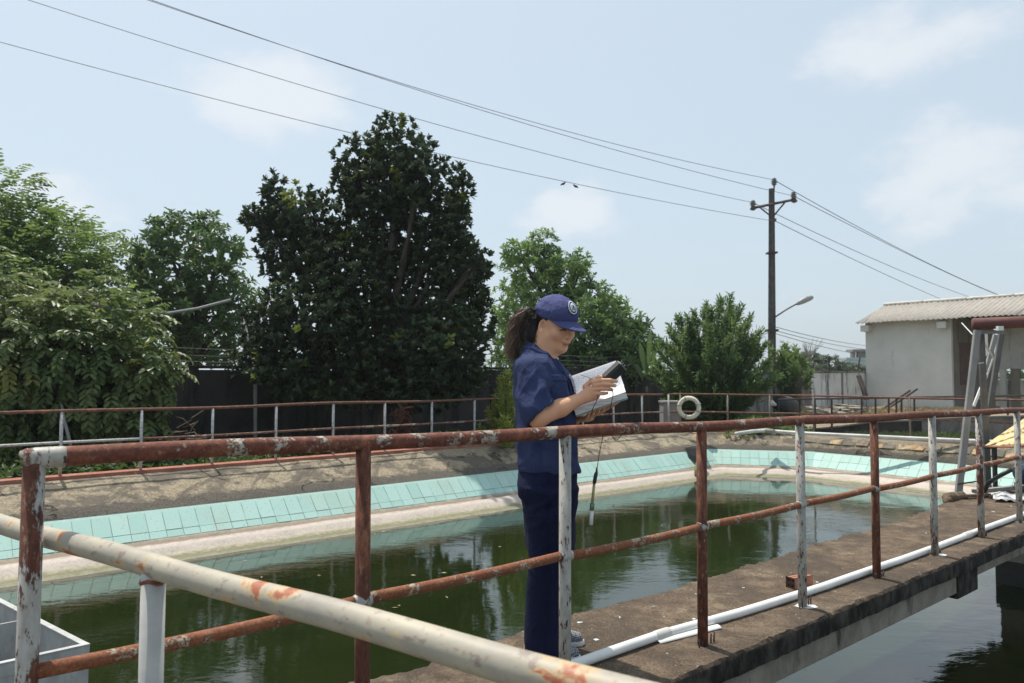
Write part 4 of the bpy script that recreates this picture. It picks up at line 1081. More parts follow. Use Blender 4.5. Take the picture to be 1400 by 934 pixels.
def pinnate(P, A, npair, RL, L, Wd, C, droop=.9):
    """compound leaves: a drooping midrib with paired leaflets"""
    n = len(P); H = nrm(A * np.array([1, 1, .0]) + 1e-6); S = nrm(np.cross(H, np.array([0, 0, 1.0])))
    out = []; el0 = np.arctan2(A[:, 2], np.linalg.norm(A[:, :2], axis=1))
    pos = P.copy(); step = RL / npair
    for j in range(npair):
        el = el0 - droop * (j / npair) * 1.5; d = H * np.cos(el)[:, None] + np.array([0, 0, 1.0]) * np.sin(el)[:, None]
        pos = pos + d * step; up = nrm(np.cross(S, d))
        for sgn in (-1, 1):
            D = nrm(d * .62 + S * sgn * .75 + np.array([0, 0, -.28]) + rng.normal(0, .10, (n, 3)))
            l = L * (1 - .25 * abs(j / npair - .5)) * (1 + .15 * rng.uniform(-1, 1, n))
            out.append(leaf_mesh(pos, D, up + rng.normal(0, .12, (n, 3)), l, l * Wd, C * (1 + .12 * rng.uniform(-1, 1, (n, 1)))))
    return merge(out)
def merge(parts):
    V, Q, C = [], [], []; o = 0
    for v, q, c in parts: V.append(v); Q.append(q + o); C.append(c); o += len(v)
    return np.concatenate(V), np.concatenate(Q), np.concatenate(C)
def build_leaves(name, VQC, mat, parent=None):
    V, Q, C = VQC; me = mesh_np(name, V, Q); vcol(me, np.clip(C, 0, 1)); return link(name, me, mat, parent, False)
def colours(n, P, base, alt, scale=.9, bright=None, bf=.0, sd=0):
    v = (vnoise(P[:, 0] * scale, P[:, 1] * scale, P[:, 2] * scale + sd) + 1) / 2 + rng.normal(0, .10, len(P)); v = np.clip(v, 0, 1)[:, None]
    C = np.array(base) * (1 - v) + np.array(alt) * v
    if bright is not None:
        w = (vnoise(P[:, 0] * 2.2 + 40, P[:, 1] * 2.2, P[:, 2] * 2.2) > bf) & (rng.random(len(P)) < .8)
        C[w] = np.array(bright) * (1 + .2 * rng.uniform(-1, 1, (w.sum(), 1)))
    return C
def limbs(mbm, base, tops, r0, fork=.35, sub=2):
    base = np.asarray(base)
    for c, r in tops:
        m1 = base + (c - base) * fork; m1[2] = base[2] + (c[2] - base[2]) * (fork + .14)
        mbm.tube([base, m1, (m1 + c) / 2 + rng.normal(0, .05, 3), c], [r0 * .6, r0 * .42, r0 * .25, r0 * .10], 6)
        for k in range(sub):
            e = c + rand_dir(1)[0] * r * .85; e[2] = max(e[2], c[2] - r[2] * .3)
            mbm.tube([(m1 + c) / 2, (c + e) / 2, e], [r0 * .16, r0 * .09, r0 * .03], 5)
def tree(name, label, lobes, D, base_px, kind, dens, C, r0=.16, spread=.6, trunk_h=.8, mat='leaf', leaf=.12, width=.45, k=8, tilt=1.0, up=.5, inner=.45, base_z=-.15, extra=None, depth=.85, npair=5, rl=.5, droop=.9, group=None, cat='tree'):
    L3 = lobes3d(lobes, D, spread, depth)
    bx = PD(base_px, 560, D); base = np.array([bx[0], bx[1], base_z]); top = base + np.array([0.05, 0.05, trunk_h])
    t = thing(name, label, cat, base, group)
    tm = MB(); r0 *= .75
    tm.tube([base - [0, 0, .2], base + [0, 0, .12], top], [r0 * 1.5, r0 * 1.05, r0 * .8], 10); limbs(tm, top, L3, r0)
    tm.build('trunk', M['bark'], t, True)
    P, O, K = twig_points(L3, dens, inner)
    ok = P[:, 2] > base_z + .05; P, O, K = P[ok], O[ok], K[ok]
    A = nrm(O + np.array([0, 0, up]) + rng.normal(0, .35, P.shape))
    CC = colours(len(P), P, *C)
    if kind == 'whorl': geo = whorls(P, A, k, leaf, width, tilt, CC)
    else: geo = pinnate(P, A, npair, rl, leaf, width, CC, droop)
    crown = build_leaves('crown', geo, M[mat], t)
    return t, L3
G = dict
tree('dark_tree', 'tall dark glossy leaved tree rising above the left bank, tallest in the photo',
     [(540, 205, 38, 50), (488, 236, 34, 50), (575, 238, 36, 50), (530, 265, 60, 55), (378, 268, 19, 30), (350, 300, 20, 22), (383, 305, 32, 32), (430, 300, 52, 46), (628, 262, 20, 34), (612, 300, 34, 38), (520, 320, 80, 60), (610, 340, 44, 48),
      (400, 350, 50, 45), (470, 385, 70, 60), (570, 395, 80, 70), (632, 390, 34, 60), (655, 360, 18, 26), (650, 440, 24, 60), (370, 440, 38, 40), (425, 430, 75, 60), (520, 470, 100, 60), (610, 470, 54, 60), (350, 490, 34, 30), (400, 500, 60, 45), (470, 520, 80, 36), (580, 525, 80, 36), (640, 510, 26, 34)],
     12.3, 520, 'whorl', 66, ((.024, .046, .024), (.062, .092, .036), 1.6, (.16, .20, .035), .60), .22, .7, 1.0, 'leafdark', .098, .50, 9, .78, 1.2, .15, extra=None, depth=.95)
tree('pinnate_tree', 'bushy green tree with drooping paired leaflets at the left edge over the railing',
     [(-30, 440, 70, 80, .3), (40, 450, 65, 65, 0), (110, 440, 50, 50, .2), (160, 470, 45, 45, 0), (190, 500, 36, 46, -.1), (60, 520, 75, 55, -.2), (140, 530, 62, 50, -.2), (205, 525, 26, 36, -.2), (180, 575, 34, 26, -.3), (0, 540, 60, 60, -.2), (20, 600, 60, 34, -.1), (90, 570, 50, 36, -.2), (120, 480, 60, 45, -.3), (20, 480, 60, 60, -.5)],
     9.9, 40, 'pinnate', 46, ((.070, .115, .032), (.135, .175, .06), 1.3, (.22, .24, .07), .60), .13, .3, .9, 'leaf', .125, .46, up=.15, inner=.25, depth=.8, npair=5, rl=.36, droop=1.0)
tree('feathery_tree', 'bright green tree at the far left behind the drooping one, against the sky',
     [(0, 270, 40, 36), (-30, 330, 60, 70), (40, 320, 50, 36), (95, 340, 50, 40), (60, 380, 70, 60), (120, 400, 45, 46), (155, 440, 36, 36), (10, 400, 80, 70), (130, 350, 20, 26), (180, 440, 28, 22)],
     15.5, 40, 'pinnate', 30, ((.085, .15, .036), (.14, .215, .06), 1.0, (.17, .25, .06), .62), .2, .8, 1.5, 'leaf', .14, .44, up=.45, inner=.2, npair=5, rl=.48, droop=.6)
tree('open_crown_tree', 'mid green tree with gaps of sky between the feathery tree and the dark tree',
     [(250, 325, 62, 34), (205, 345, 38, 28), (300, 345, 40, 38), (235, 380, 60, 34), (190, 375, 24, 20), (300, 395, 50, 40), (240, 420, 70, 40), (190, 410, 28, 30), (320, 430, 40, 36), (225, 465, 75, 34), (300, 470, 60, 34), (280, 305, 22, 16), (225, 308, 18, 14), (180, 345, 16, 14)],
     17.0, 260, 'whorl', 19, ((.055, .11, .036), (.10, .165, .05), 1.2, (.12, .19, .05), .72), .18, .7, 1.6, 'leaf', .17, .38, 7, 1.15, .5, .35)
tree('vine_covered_tree', 'tall light green tree smothered in creepers behind the person',
     [(742, 338, 24, 24), (708, 345, 24, 22), (725, 370, 44, 34), (775, 385, 38, 36), (715, 410, 40, 40), (765, 420, 50, 40), (815, 410, 34, 30), (840, 440, 34, 36), (695, 455, 26, 44), (745, 465, 60, 44), (810, 470, 54, 40), (862, 465, 26, 28), (700, 500, 30, 34), (760, 505, 60, 34), (830, 505, 54, 30), (880, 495, 26, 26), (790, 360, 20, 20), (755, 360, 24, 24)],
     21.5, 770, 'whorl', 21, ((.085, .165, .042), (.155, .25, .07), .8, (.035, .075, .025), .55), .2, .9, 1.8, 'leaf', .17, .36, 7, 1.1, .7, .35)
tree('shade_tree', 'darker round crowned tree just right of the person, behind the wall',
     [(820, 430, 40, 34), (850, 460, 34, 30), (800, 470, 40, 40), (845, 500, 44, 30), (875, 440, 18, 18), (880, 470, 20, 24)],
     20.0, 830, 'whorl', 13, ((.055, .115, .036), (.105, .18, .055), 1.0, (.13, .2, .06), .7), .16, .5, 1.4, 'leaf', .19, .34, 7, 1.15, .4, .35)

# feathery shrub with rising sprays
def spray_shrub(name, label, D, base_px, tips, C, base_py=556, leaf=.13, r0=.06, n_per=26, cat='shrub', k=6, side=.4, sub=3):
    b = PZ(base_px, base_py, -.12) if False else PD(base_px, 560, D); b[2] = -.15
    t = thing(name, label, cat, b); tm = MB(); P, A = [], []
    for (x, y) in tips:
        for q in range(sub):
            tip = PD(x + rng.normal(0, 11 * (q > 0)), y + abs(rng.normal(0, 16)) * (q > 0), D + rng.normal(0, .7))
            mid = b + (tip - b) * .5; mid[2] += (tip[2] - b[2]) * .10
            ts = np.linspace(0, 1, 12)[:, None]; cr = (1 - ts) ** 2 * b + 2 * ts * (1 - ts) * mid + ts ** 2 * tip
            tm.tube(cr, np.linspace(r0 * .5, .006, 12), 5)
            for u in np.linspace(.28, 1, n_per):
                c = (1 - u) ** 2 * b + 2 * u * (1 - u) * mid + u ** 2 * tip; dd = nrm(2 * (1 - u) * (mid - b) + 2 * u * (tip - mid))
                w = side * (1.08 - u) * (tip[2] - b[2]) * .55
                off = rng.normal(0, 1, (4, 3)) * np.array([1, 1, .5]) * w * .5
                for o_ in off: P.append(c + o_); A.append(dd + rng.normal(0, .22, 3) + o_ / (w + .1) * .35)
    tm.build('stems', M['bark'], t, True); P, A = np.array(P), nrm(np.array(A)); ok = P[:, 2] > -.05; P, A = P[ok], A[ok]
    CC = colours(len(P), P, *C); build_leaves('foliage', whorls(P, A, k, leaf, .26, .75, CC, back=1.5), M['leaf'], t); return t
spray_shrub('feathery_shrub', 'dense green shrub with rising feathery sprays left of the utility pole', 17.2, 975,
            [(915, 445), (930, 432), (948, 425), (965, 415), (985, 408), (1000, 404), (1012, 418), (1026, 432), (1040, 450), (1048, 470), (900, 465), (895, 495), (1052, 492), (940, 450), (970, 445), (1000, 445), (1020, 470), (930, 480), (960, 480), (990, 480), (1040, 510), (905, 520), (950, 510), (1000, 515)],
            ((.065, .125, .042), (.12, .19, .065), 1.3, (.18, .26, .08), .7), n_per=20)
spray_shrub('leafy_bush', 'lighter green bush at the foot of the utility pole', 24.5, 1075, [(1055, 478), (1072, 470), (1088, 476), (1100, 492), (1068, 500), (1090, 505), (1045, 498), (1078, 486)],
            ((.07, .13, .04), (.13, .2, .06), 1.0), leaf=.2, n_per=12, k=5, side=.5)
spray_shrub('yellow_green_shrub', 'small yellow green shrub just left of the person behind the bank railing', 11.6, 690, [(686, 520), (694, 510), (702, 535), (678, 550), (690, 545), (700, 560), (708, 520), (672, 575)],
            ((.15, .20, .04), (.24, .28, .06), 2.0), leaf=.10, n_per=10, k=5, side=.35, r0=.03)
# banana plant: broad ribbed blades
ban = thing('banana_plant', 'small banana plant with pale broad leaves beside the shade tree', 'banana plant', PD(885, 545, 18.6) * [1, 1, 0] + [0, 0, -.12])
bb0 = PD(885, 545, 18.6)
for (tx, ty, ml) in ((889, 455, 1), (874, 470, .8), (899, 468, .8), (882, 488, .5), (866, 500, .6), (907, 492, .6)):
    tip = PD(tx, ty, 18.6 + rng.normal(0, .2)); V = []; nn = 14
    mid = (bb0 + tip) / 2 + np.array([0, 0, .35]); side = nrm(np.cross(tip - bb0, [0.1, 1, 0.2]))
    for i in range(nn + 1):
        u = .35 + .65 * i / nn; c = (1 - u) ** 2 * bb0 + 2 * u * (1 - u) * mid + u * u * tip; w = .062 * math.sin(math.pi * min(1, (i + .3) / (nn + .35))) ** .6 * (1 + .12 * rng.uniform(-1, 1))
        V += [c - side * w + [0, 0, .05], c - [0, 0, .03], c + side * w + [0, 0, .05]]
    Vv = np.array(V); Qs = [(i * 3 + j, i * 3 + j + 1, (i + 1) * 3 + j + 1, (i + 1) * 3 + j) for i in range(nn) for j in range(2)]
    me = mesh_np('blade', Vv, np.array(Qs)); vcol(me, np.tile(np.array([[.10, .17, .055]]) * (1 + .2 * rng.uniform(-1, 1)), (len(Vv), 1))); link('blade', me, M['leaf'], ban, True)
MB().tube([bb0 * [1, 1, 0] + [0, 0, -.15], bb0, bb0 + [0, 0, .3]], [.08, .06, .04], 8).build('stem', M['bark'], ban, True)

# far wood behind the white wall, hedge-like mass
def mass(name, label, cat, lobes, D, dens, C, leaf, inner=.6, spread=3, k=5):
    L3 = lobes3d(lobes, D, spread); P, O, K = twig_points(L3, dens, inner); A = nrm(O + [0, 0, .5]); CC = colours(len(P), P, *C)
    return stuff(build_leaves(name, whorls(P, A, k, leaf, .5, 1.1, CC), M['leaf']), label, cat)
mass('far_wood', 'low dark green wood beyond the white boundary wall', 'wood', [(1085, 498, 24, 16), (1108, 497, 24, 17), (1132, 500, 24, 15), (1156, 505, 20, 11), (1178, 508, 20, 9), (1100, 508, 40, 12), (1145, 510, 40, 10), (1215, 508, 30, 10)], 52, 10, ((.055, .085, .045), (.10, .13, .07), .3), .26)
mass('rear_bushes', 'green bushes seen through the openings of the shed', 'bushes', [(1385, 512, 34, 16), (1350, 515, 30, 14), (1420, 512, 34, 16)], 42, 8.0, ((.05, .09, .04), (.09, .14, .06), .5), .24)
bt = thing('bare_tree', 'thin leafless tree far beyond the white boundary wall', 'tree', PD(1104, 500, 50))
bmm = MB()
for k in range(26):
    a_ = rng.uniform(-1, 1); b0 = PD(1104 + a_ * 4, 492 - 6 * rng.random(), 50); e_ = b0 + np.array([a_ * .9 + rng.normal(0, .2), rng.normal(0, .4), .7 + rng.random() * .7]); bmm.tube([b0, (b0 + e_) / 2 + rng.normal(0, .06, 3), e_], [.03, .02, .008], 4)
bmm.build('twigs', simple('pale_twigs', (.22, .2, .18), (.3, .28, .26), 4, .9), bt)
# ground cover
def cover(name, label, cat, pts, leaf, C, k=5, up=1.0, tilt=1.0, width=.4):
    P = np.array(pts); A = nrm(np.tile([0, 0, up], (len(P), 1)) + rng.normal(0, .4, P.shape)); CC = colours(len(P), P, *C)
    return stuff(build_leaves(name, whorls(P, A, k, leaf, width, tilt, CC), M['leaf']), label, cat)
pts = []
for _ in range(7000):
    s_ = rng.uniform(-1.8, 12); p_ = 9.12 + rng.random() ** 1.4 * 3.6; h = max(0, .5 + .5 * vnoise(s_ * .8, p_ * .8, 3))
    pts.append(W(s_, p_, GZ + rng.random() * (.10 + .42 * h * (1 if s_ < 3.5 else .45))))
cover('ground_plants', 'low green weeds growing behind the red kerb of the left bank', 'weeds', pts, .09, ((.035, .07, .02), (.075, .12, .035), 1.4, (.14, .18, .05), .7))
pts = []
for _ in range(5200):
    px = rng.uniform(985, 1112); D = rng.uniform(13.6, 17.5); q = PD(px, 560, D)
    h = .36 * max(0, 1 - ((px - 1040) / 62) ** 2); pts.append([q[0], q[1], GZ + rng.random() * (.10 + h)])
cover('creeper_patch', 'patch of bright green creepers behind the far bank railing', 'creepers', pts, .085, ((.06, .12, .03), (.12, .19, .05), 1.6), 5)
pts = []
for _ in range(6500):
    px = rng.uniform(1150, 1345); D = rng.uniform(12.6, 15.2); q = PD(px, 560, D)
    if q[0] * U[0] + q[1] * U[1] > 12.85: pts.append([q[0], q[1], GZ + rng.random() * .16])
cover('grass_strip', 'dark strip of grass below the low wall behind the far bank', 'grass', pts, .09, ((.05, .075, .028), (.09, .12, .045), 1.2), 4, width=.14, tilt=.5)
pts = [[*(PD(rng.uniform(1090, 1330), 560, rng.uniform(17.5, 24))[:2]), GZ + .22 + rng.random() * .05] for _ in range(2200)]
cover('dry_grass', 'dry yellowish grass on the soil in front of the white wall', 'grass', pts, .10, ((.15, .13, .06), (.22, .18, .09), 1.2), 4, width=.12, tilt=.8)
# raised yard behind a low retaining wall on the right
lw = thing('retaining_wall', 'low pale edged retaining wall rising across the grass behind the far bank', 'wall', PZ(1200, 590, -.12))
wp = [(1088, 590, 16.6), (1150, 584, 16.3), (1190, 578.5, 16.0), (1260, 575.5, 15.6), (1330, 572, 15.2), (1440, 569, 14.6)]
for i in range(len(wp) - 1):
    a, b_ = PD(*wp[i]), PD(*wp[i + 1]); d = b_ - a; d2 = nrm(np.array([d[1], -d[0], 0])) * -.10
    Vw = [a, b_, b_ + d2, a + d2]; lo = [v * [1, 1, 0] + [0, 0, -.2] for v in Vw]; top = [v + [0, 0, .03] for v in Vw]
    MB().add(np.array(lo + Vw), [(4, 5, 6, 7), (0, 1, 5, 4), (1, 2, 6, 5), (2, 3, 7, 6), (3, 0, 4, 7)]).build('wall_section', M['darkwall'] if i < 3 else M['greywall'], lw)
    e = d2 * .15; Vt = [a - e, b_ - e, b_ + d2 + e, a + d2 + e]
    MB().add(np.array([v + [0, 0, .003] for v in Vt] + [v + [0, 0, .035] for v in Vt]), [(4, 5, 6, 7), (0, 1, 5, 4), (1, 2, 6, 5), (2, 3, 7, 6), (3, 0, 4, 7)]).build('wall_coping', M['beam'], lw)
yard = [PD(*w)[:2] for w in wp]; far_ = [PD(w[0] + 10, 560, 27.5)[:2] for w in wp]
V = [np.array([*q, GZ + .10]) for q in yard] + [np.array([*q, GZ + .16]) for q in far_]
struct(MB().add(V, [(i, i + 1, i + 7, i + 6) for i in range(5)]).build('raised_soil', simple('dry_soil', (.19, .15, .10), (.33, .27, .19), 7, .95, .02), None))
# stair railings of the yard
yr = thing('yard_railing', 'low dark rusty railing standing behind the far bank railing in front of the white wall', 'railing', PD(1090, 580, 16.2))
MB().tube([PD(1064, 546.5, 16.0), PD(1112, 545.5, 16.4), PD(1157, 545, 16.8)], .022, 6).build('top_rail', M['darksteel'], yr)
for px in (1064, 1093, 1114, 1137): MB().tube([PD(px, 546, 16.3), PD(px + .4, 588, 16.3)], .022, 6).build('post', M['darksteel'], yr)
yr2 = thing('yard_railing', 'dark rusty railing in front of the white shed wall', 'railing', PD(1250, 580, 17))
MB().tube([PD(1158, 545, 17.5), PD(1300, 542.5, 17), PD(1450, 540, 16.5)], .024, 6).build('top_rail', M['darksteel'], yr2)
MB().tube([PD(1178, 571, 17.4), PD(1300, 570.5, 17), PD(1450, 569, 16.5)], .03, 6).build('mid_rail', M['darksteel'], yr2)
MB().tube([PD(1200, 575, 17.2), PD(1300, 573, 16.8), PD(1450, 571, 16.3)], .03, 6).build('low_rail', M['brownpost'], yr2)
for px in (1178, 1197, 1215, 1225.5, 1232.5, 1250, 1353, 1378): MB().tube([PD(px, 544, 17.1), PD(px, 577, 17.1)], .022, 6).build('post', M['darksteel'], yr2)
# odds and ends
tag(MB().tube([PD(1064, 560, 17.0), PD(1068, 553, 17.0), PD(1080, 554, 17.2), PD(1092, 561, 17.3)], [.16, .24, .20, .10], 8).build('black_tarpaulin', M['tarp'], None, True), 'black tarpaulin heaped behind the low yard railing', 'tarpaulin')
tag(MB().tube([PD(1052, 555, 16.8), PD(1056, 551, 16.8), PD(1061, 554, 16.8)], [.04, .075, .03], 8).build('white_bag', M['plastic'], None, True), 'small white plastic bag beside the black tarpaulin', 'bag')
gb = thing('concrete_box', 'grey concrete box with a lid behind the bank railing near the lifebuoy', 'box', PD(917, 590, 14.8))
MB().box(PD(916, 568, 14.8), (.34, .4, .55)).build('body', M['greybox'], gb, bevel=.01)
MB().box(PD(916, 549.5, 14.8), (.38, .44, .04)).build('lid', M['greybox'], gb, bevel=.006)
tag(MB().box(PD(972, 585.5, 14.4), (.34, .3, .07), rotz(.2), .01).build('grey_slab', M['greybox'], None, bevel=.01), 'small grey slab lying behind the pool corner', 'slab')
rub = MB()
for k in range(46): rub.box(PD(rng.uniform(1080, 1180), 560, rng.uniform(20, 24)) * [1, 1, 0] + [0, 0, .12 + rng.random() * .12], rng.uniform(.12, .4, 3) * [1, 1, .4], rotz(rng.random() * 3), .03)
stuff(rub.build('rubble', M['beam'], None), 'broken concrete rubble lying along the foot of the white wall', 'rubble')
pk = [((1096, 561, 19), (1140, 556, 21)), ((1120, 566, 18.5), (1170, 560, 20))]
# dry twig piles and litter
def litter(name, label, cat, px, py, D, w, h, n, L, mat):
    m = MB(); c = PD(px, py, D); c[2] = GZ
    for k in range(n):
        u = rng.normal(0, w * .45); z = abs(rng.normal(0, 1)) * h * .5 * max(.1, 1 - (u / w) ** 2); q = c + np.array([u, rng.normal(0, w * .3), z]); d = rand_dir(1)[0] * [1, .6, .6] * L * rng.uniform(.4, 1)
        m.tube([q - d / 2, q + rng.normal(0, L * .08, 3), q + d / 2], [.006, .009, .004], 4)
    return stuff(m.build(name, mat, None), label, cat)
litter('twig_pile', 'brushwood pile of dry twigs behind the left bank railing', 'twig pile', 255, 600, 10.6, .42, .55, 170, .55, M['wood'])
litter('twig_pile', 'thin dry branches lying below the dark tree behind the railing', 'twig pile', 615, 590, 12.2, .5, .25, 24, .9, M['wood'])
P = np.array([[*(PD(552 + rng.normal(0, 9), 560, 11.6 + rng.normal(0, .2))[:2]), 0] for _ in range(420)]); P[:, 2] = GZ + rng.random(len(P)) * .95 * np.exp(-((P[:, 0] - P[:, 0].mean()) / .22) ** 2)
A = nrm(rng.normal(0, .5, P.shape) + [0, 0, -.8])
stuff(build_leaves('dry_leaf_heap', whorls(P, A, 2, .17, .22, .4, np.tile([[.17, .09, .06]], (len(P), 1)) * rng.uniform(.5, 1.5, (len(P), 1))), M['leaf']), 'heap of dry brown palm leaves against the dark wall', 'leaf heap')
# bent pipe on poles in the left trees, and poles
gp = thing('bent_overhead_pipe', 'pale bent pipe slung between poles through the left trees', 'pipe', PD(88, 600, 9.0))
MB().tube([PD(79, 409, 9.9), PD(105, 413, 10.1), PD(150, 422, 10.2), PD(190, 428.5, 10.3), PD(230, 428.5, 10.4), PD(270, 422, 10.6), PD(316, 410, 10.8)], .021, 10).build('span_pipe', M['leg'], gp, True)
MB().tube([PD(79, 409, 9.9), PD(77, 430, 9.8), PD(78, 520, 9.4), PD(86, 565, 9.1), PD(98, 615, 8.95)], .020, 8).build('support_pole', M['leg'], gp, True)
tag(MB().tube([PD(331, 436, 13.2), PD(342, 470, 13.2), PD(349, 530, 12.6), PD(349, 600, 12.2)], .03, 8).build('slanted_pole', M['leg'], None, True), 'slanted thin grey pole standing at the left side of the dark tree', 'pole')
tag(MB().tube([PD(48, 505, 9.6), PD(62, 565, 9.5), PD(76, 606, 9.4)], .016, 6).build('thin_stem', M['leg'], None, True), 'thin pale stem leaning behind the railing at the far left', 'stem')
far_scale(False)

# ------------------------------------------------------------------ the person: smooth-union volumes meshed by surface nets
class SDF:
    def __init__(s, lo, hi, h):
        s.lo = np.array(lo, float); s.h = h; s.n = np.ceil((np.array(hi) - s.lo) / h).astype(int) + 1
        s.F = np.full(s.n, 1.0, dtype=np.float32)
    def region(s, lo, hi):
        a = np.clip(np.floor((np.array(lo) - s.lo) / s.h).astype(int), 0, s.n); b = np.clip(np.ceil((np.array(hi) - s.lo) / s.h).astype(int) + 1, 0, s.n)
        sl = tuple(slice(i, j) for i, j in zip(a, b))
        g = np.meshgrid(*[s.lo[k] + s.h * np.arange(a[k], b[k]) for k in range(3)], indexing='ij')
        return sl, np.stack(g, -1)
    def comb(s, sl, d, k, mode):
        f = s.F[sl]
        if f.size == 0: return
        if mode == 'sub': s.F[sl] = s.smax(f, -d, k)
        elif mode == 'and': s.F[sl] = s.smax(f, d, k)
        else: s.F[sl] = -s.smax(-f, -d, k)
    @staticmethod
    def smax(a, b, k):
        if k <= 0: return np.maximum(a, b)
        h = np.clip(.5 + .5 * (a - b) / k, 0, 1); return b * (1 - h) + a * h + k * h * (1 - h)
    def cone(s, a, b, r1, r2=None, k=.02, mode='add', T=None):
        r2 = r1 if r2 is None else r2
        if T is not None: a, b = T(a), T(b)
        a, b = np.array(a, float), np.array(b, float); R = max(r1, r2) + k + .03
        sl, P = s.region(np.minimum(a, b) - R, np.maximum(a, b) + R)
        if P.size == 0: return
        ba = b - a; t = np.clip(((P - a) @ ba) / (ba @ ba + 1e-12), 0, 1)
        d = np.linalg.norm(P - a - t[..., None] * ba, axis=-1) - (r1 + (r2 - r1) * t)
        s.comb(sl, d, k, mode)
    def ell(s, c, r, R=None, k=.02, mode='add', T=None):
        if T is not None: c = T(c); R = T.R if R is None else T.R @ R
        c, r = np.array(c, float), np.array(r, float); m = max(r) + k + .03
        sl, P = s.region(c - m, c + m)
        if P.size == 0: return
        Q = P - c
        if R is not None: Q = Q @ np.asarray(R)
        k0 = np.linalg.norm(Q / r, axis=-1); k1 = np.linalg.norm(Q / (r * r), axis=-1)
        s.comb(sl, k0 * (k0 - 1) / (k1 + 1e-9), k, mode)
    def loft(s, secs, k=.02, mode='add', rot=0):
        Z = np.array([q[0] for q in secs]); A = np.array(secs, float); m = .04 + k
        lo = [min(A[:, 1] - A[:, 3]) - m - .03, min(A[:, 2] - A[:, 4]) - m - .03, Z.min() - m]; hi = [max(A[:, 1] + A[:, 3]) + m + .03, max(A[:, 2] + A[:, 4]) + m + .03, Z.max() + m]
        sl, P = s.region(lo, hi); z = P[..., 2]
        cx, cy, rx, ry = [np.interp(z, Z, A[:, i]) for i in (1, 2, 3, 4)]
        x, y = P[..., 0] - cx, P[..., 1] - cy
        if rot: x, y = x * math.cos(rot) + y * math.sin(rot), -x * math.sin(rot) + y * math.cos(rot)
        q = np.sqrt((x / rx) ** 2 + (y / ry) ** 2); g = np.sqrt((x / rx ** 2) ** 2 + (y / ry ** 2) ** 2) + 1e-6
        d = q * (q - 1) / g; d = np.maximum(d, np.maximum(Z.min() - z, z - Z.max()))
        s.comb(sl, d, k, mode)
    def plane(s, c, n, k=.003):          # keep the side the normal points away from
        sl, P = s.region(s.lo, s.lo + s.n * s.h); n = np.array(n, float) / np.linalg.norm(n); s.comb(sl, (P - np.array(c)) @ n, k, 'and')
    def wrinkle(s, fn, band=.03):
        idx = np.argwhere(np.abs(s.F) < band); P = s.lo + idx * s.h; v = fn(P[:, 0], P[:, 1], P[:, 2]); s.F[idx[:, 0], idx[:, 1], idx[:, 2]] += v
    def mesh(s):
        Fv = s.F; n = np.array(Fv.shape); ins = Fv < 0
        cnt = sum(ins[a:n[0] - 1 + a, b:n[1] - 1 + b, c:n[2] - 1 + c].astype(np.int8) for a in (0, 1) for b in (0, 1) for c in (0, 1))
        cells = np.argwhere((cnt > 0) & (cnt < 8)); ids = np.full(n - 1, -1, dtype=np.int64); ids[tuple(cells.T)] = np.arange(len(cells))
        acc = np.zeros((len(cells), 3)); w = np.zeros(len(cells))
        cor = [(a, b, c) for a in (0, 1) for b in (0, 1) for c in (0, 1)]; val = {q: Fv[cells[:, 0] + q[0], cells[:, 1] + q[1], cells[:, 2] + q[2]] for q in cor}
        for q in cor:
            for ax in range(3):
                if q[ax] == 0:
                    p = list(q); p[ax] = 1; p = tuple(p); fa, fb = val[q], val[p]; m = (fa < 0) != (fb < 0)
                    t = np.where(m, fa / (fa - fb + 1e-12 * (fa == fb)), 0); pt = np.tile(np.array(q, float), (len(cells), 1)); pt[:, ax] = t
                    acc[m] += pt[m]; w[m] += 1
        V = s.lo + s.h * (cells + acc / w[:, None]); Q = []
        for ax in range(3):
            o1, o2 = [(1, 2), (2, 0), (0, 1)][ax]
            sl0 = [slice(None)] * 3; sl1 = [slice(None)] * 3; sl0[ax] = slice(0, n[ax] - 1); sl1[ax] = slice(1, n[ax])
            a, b = ins[tuple(sl0)], ins[tuple(sl1)]; E = np.argwhere(a != b); E = E[(E[:, o1] > 0) & (E[:, o2] > 0) & (E[:, o1] < n[o1] - 1) & (E[:, o2] < n[o2] - 1)]
            fl = a[tuple(E.T)]
            def cid(d1, d2): c = E.copy(); c[:, o1] += d1; c[:, o2] += d2; return ids[tuple(c.T)]
            q = np.column_stack([cid(-1, -1), cid(0, -1), cid(0, 0), cid(-1, 0)]); q[~fl] = q[~fl][:, ::-1]; Q.append(q)
        return V, np.concatenate(Q)
def smooth_pts(V, Q, it=1, lam=.5):
    for _ in range(it):
        S = np.zeros_like(V); c = np.zeros(len(V))
        for a, b in ((0, 1), (1, 2), (2, 3), (3, 0)):
            np.add.at(S, Q[:, a], V[Q[:, b]]); np.add.at(S, Q[:, b], V[Q[:, a]]); np.add.at(c, Q[:, a], 1); np.add.at(c, Q[:, b], 1)
        V = V + lam * (S / np.maximum(c, 1)[:, None] - V)
    return V

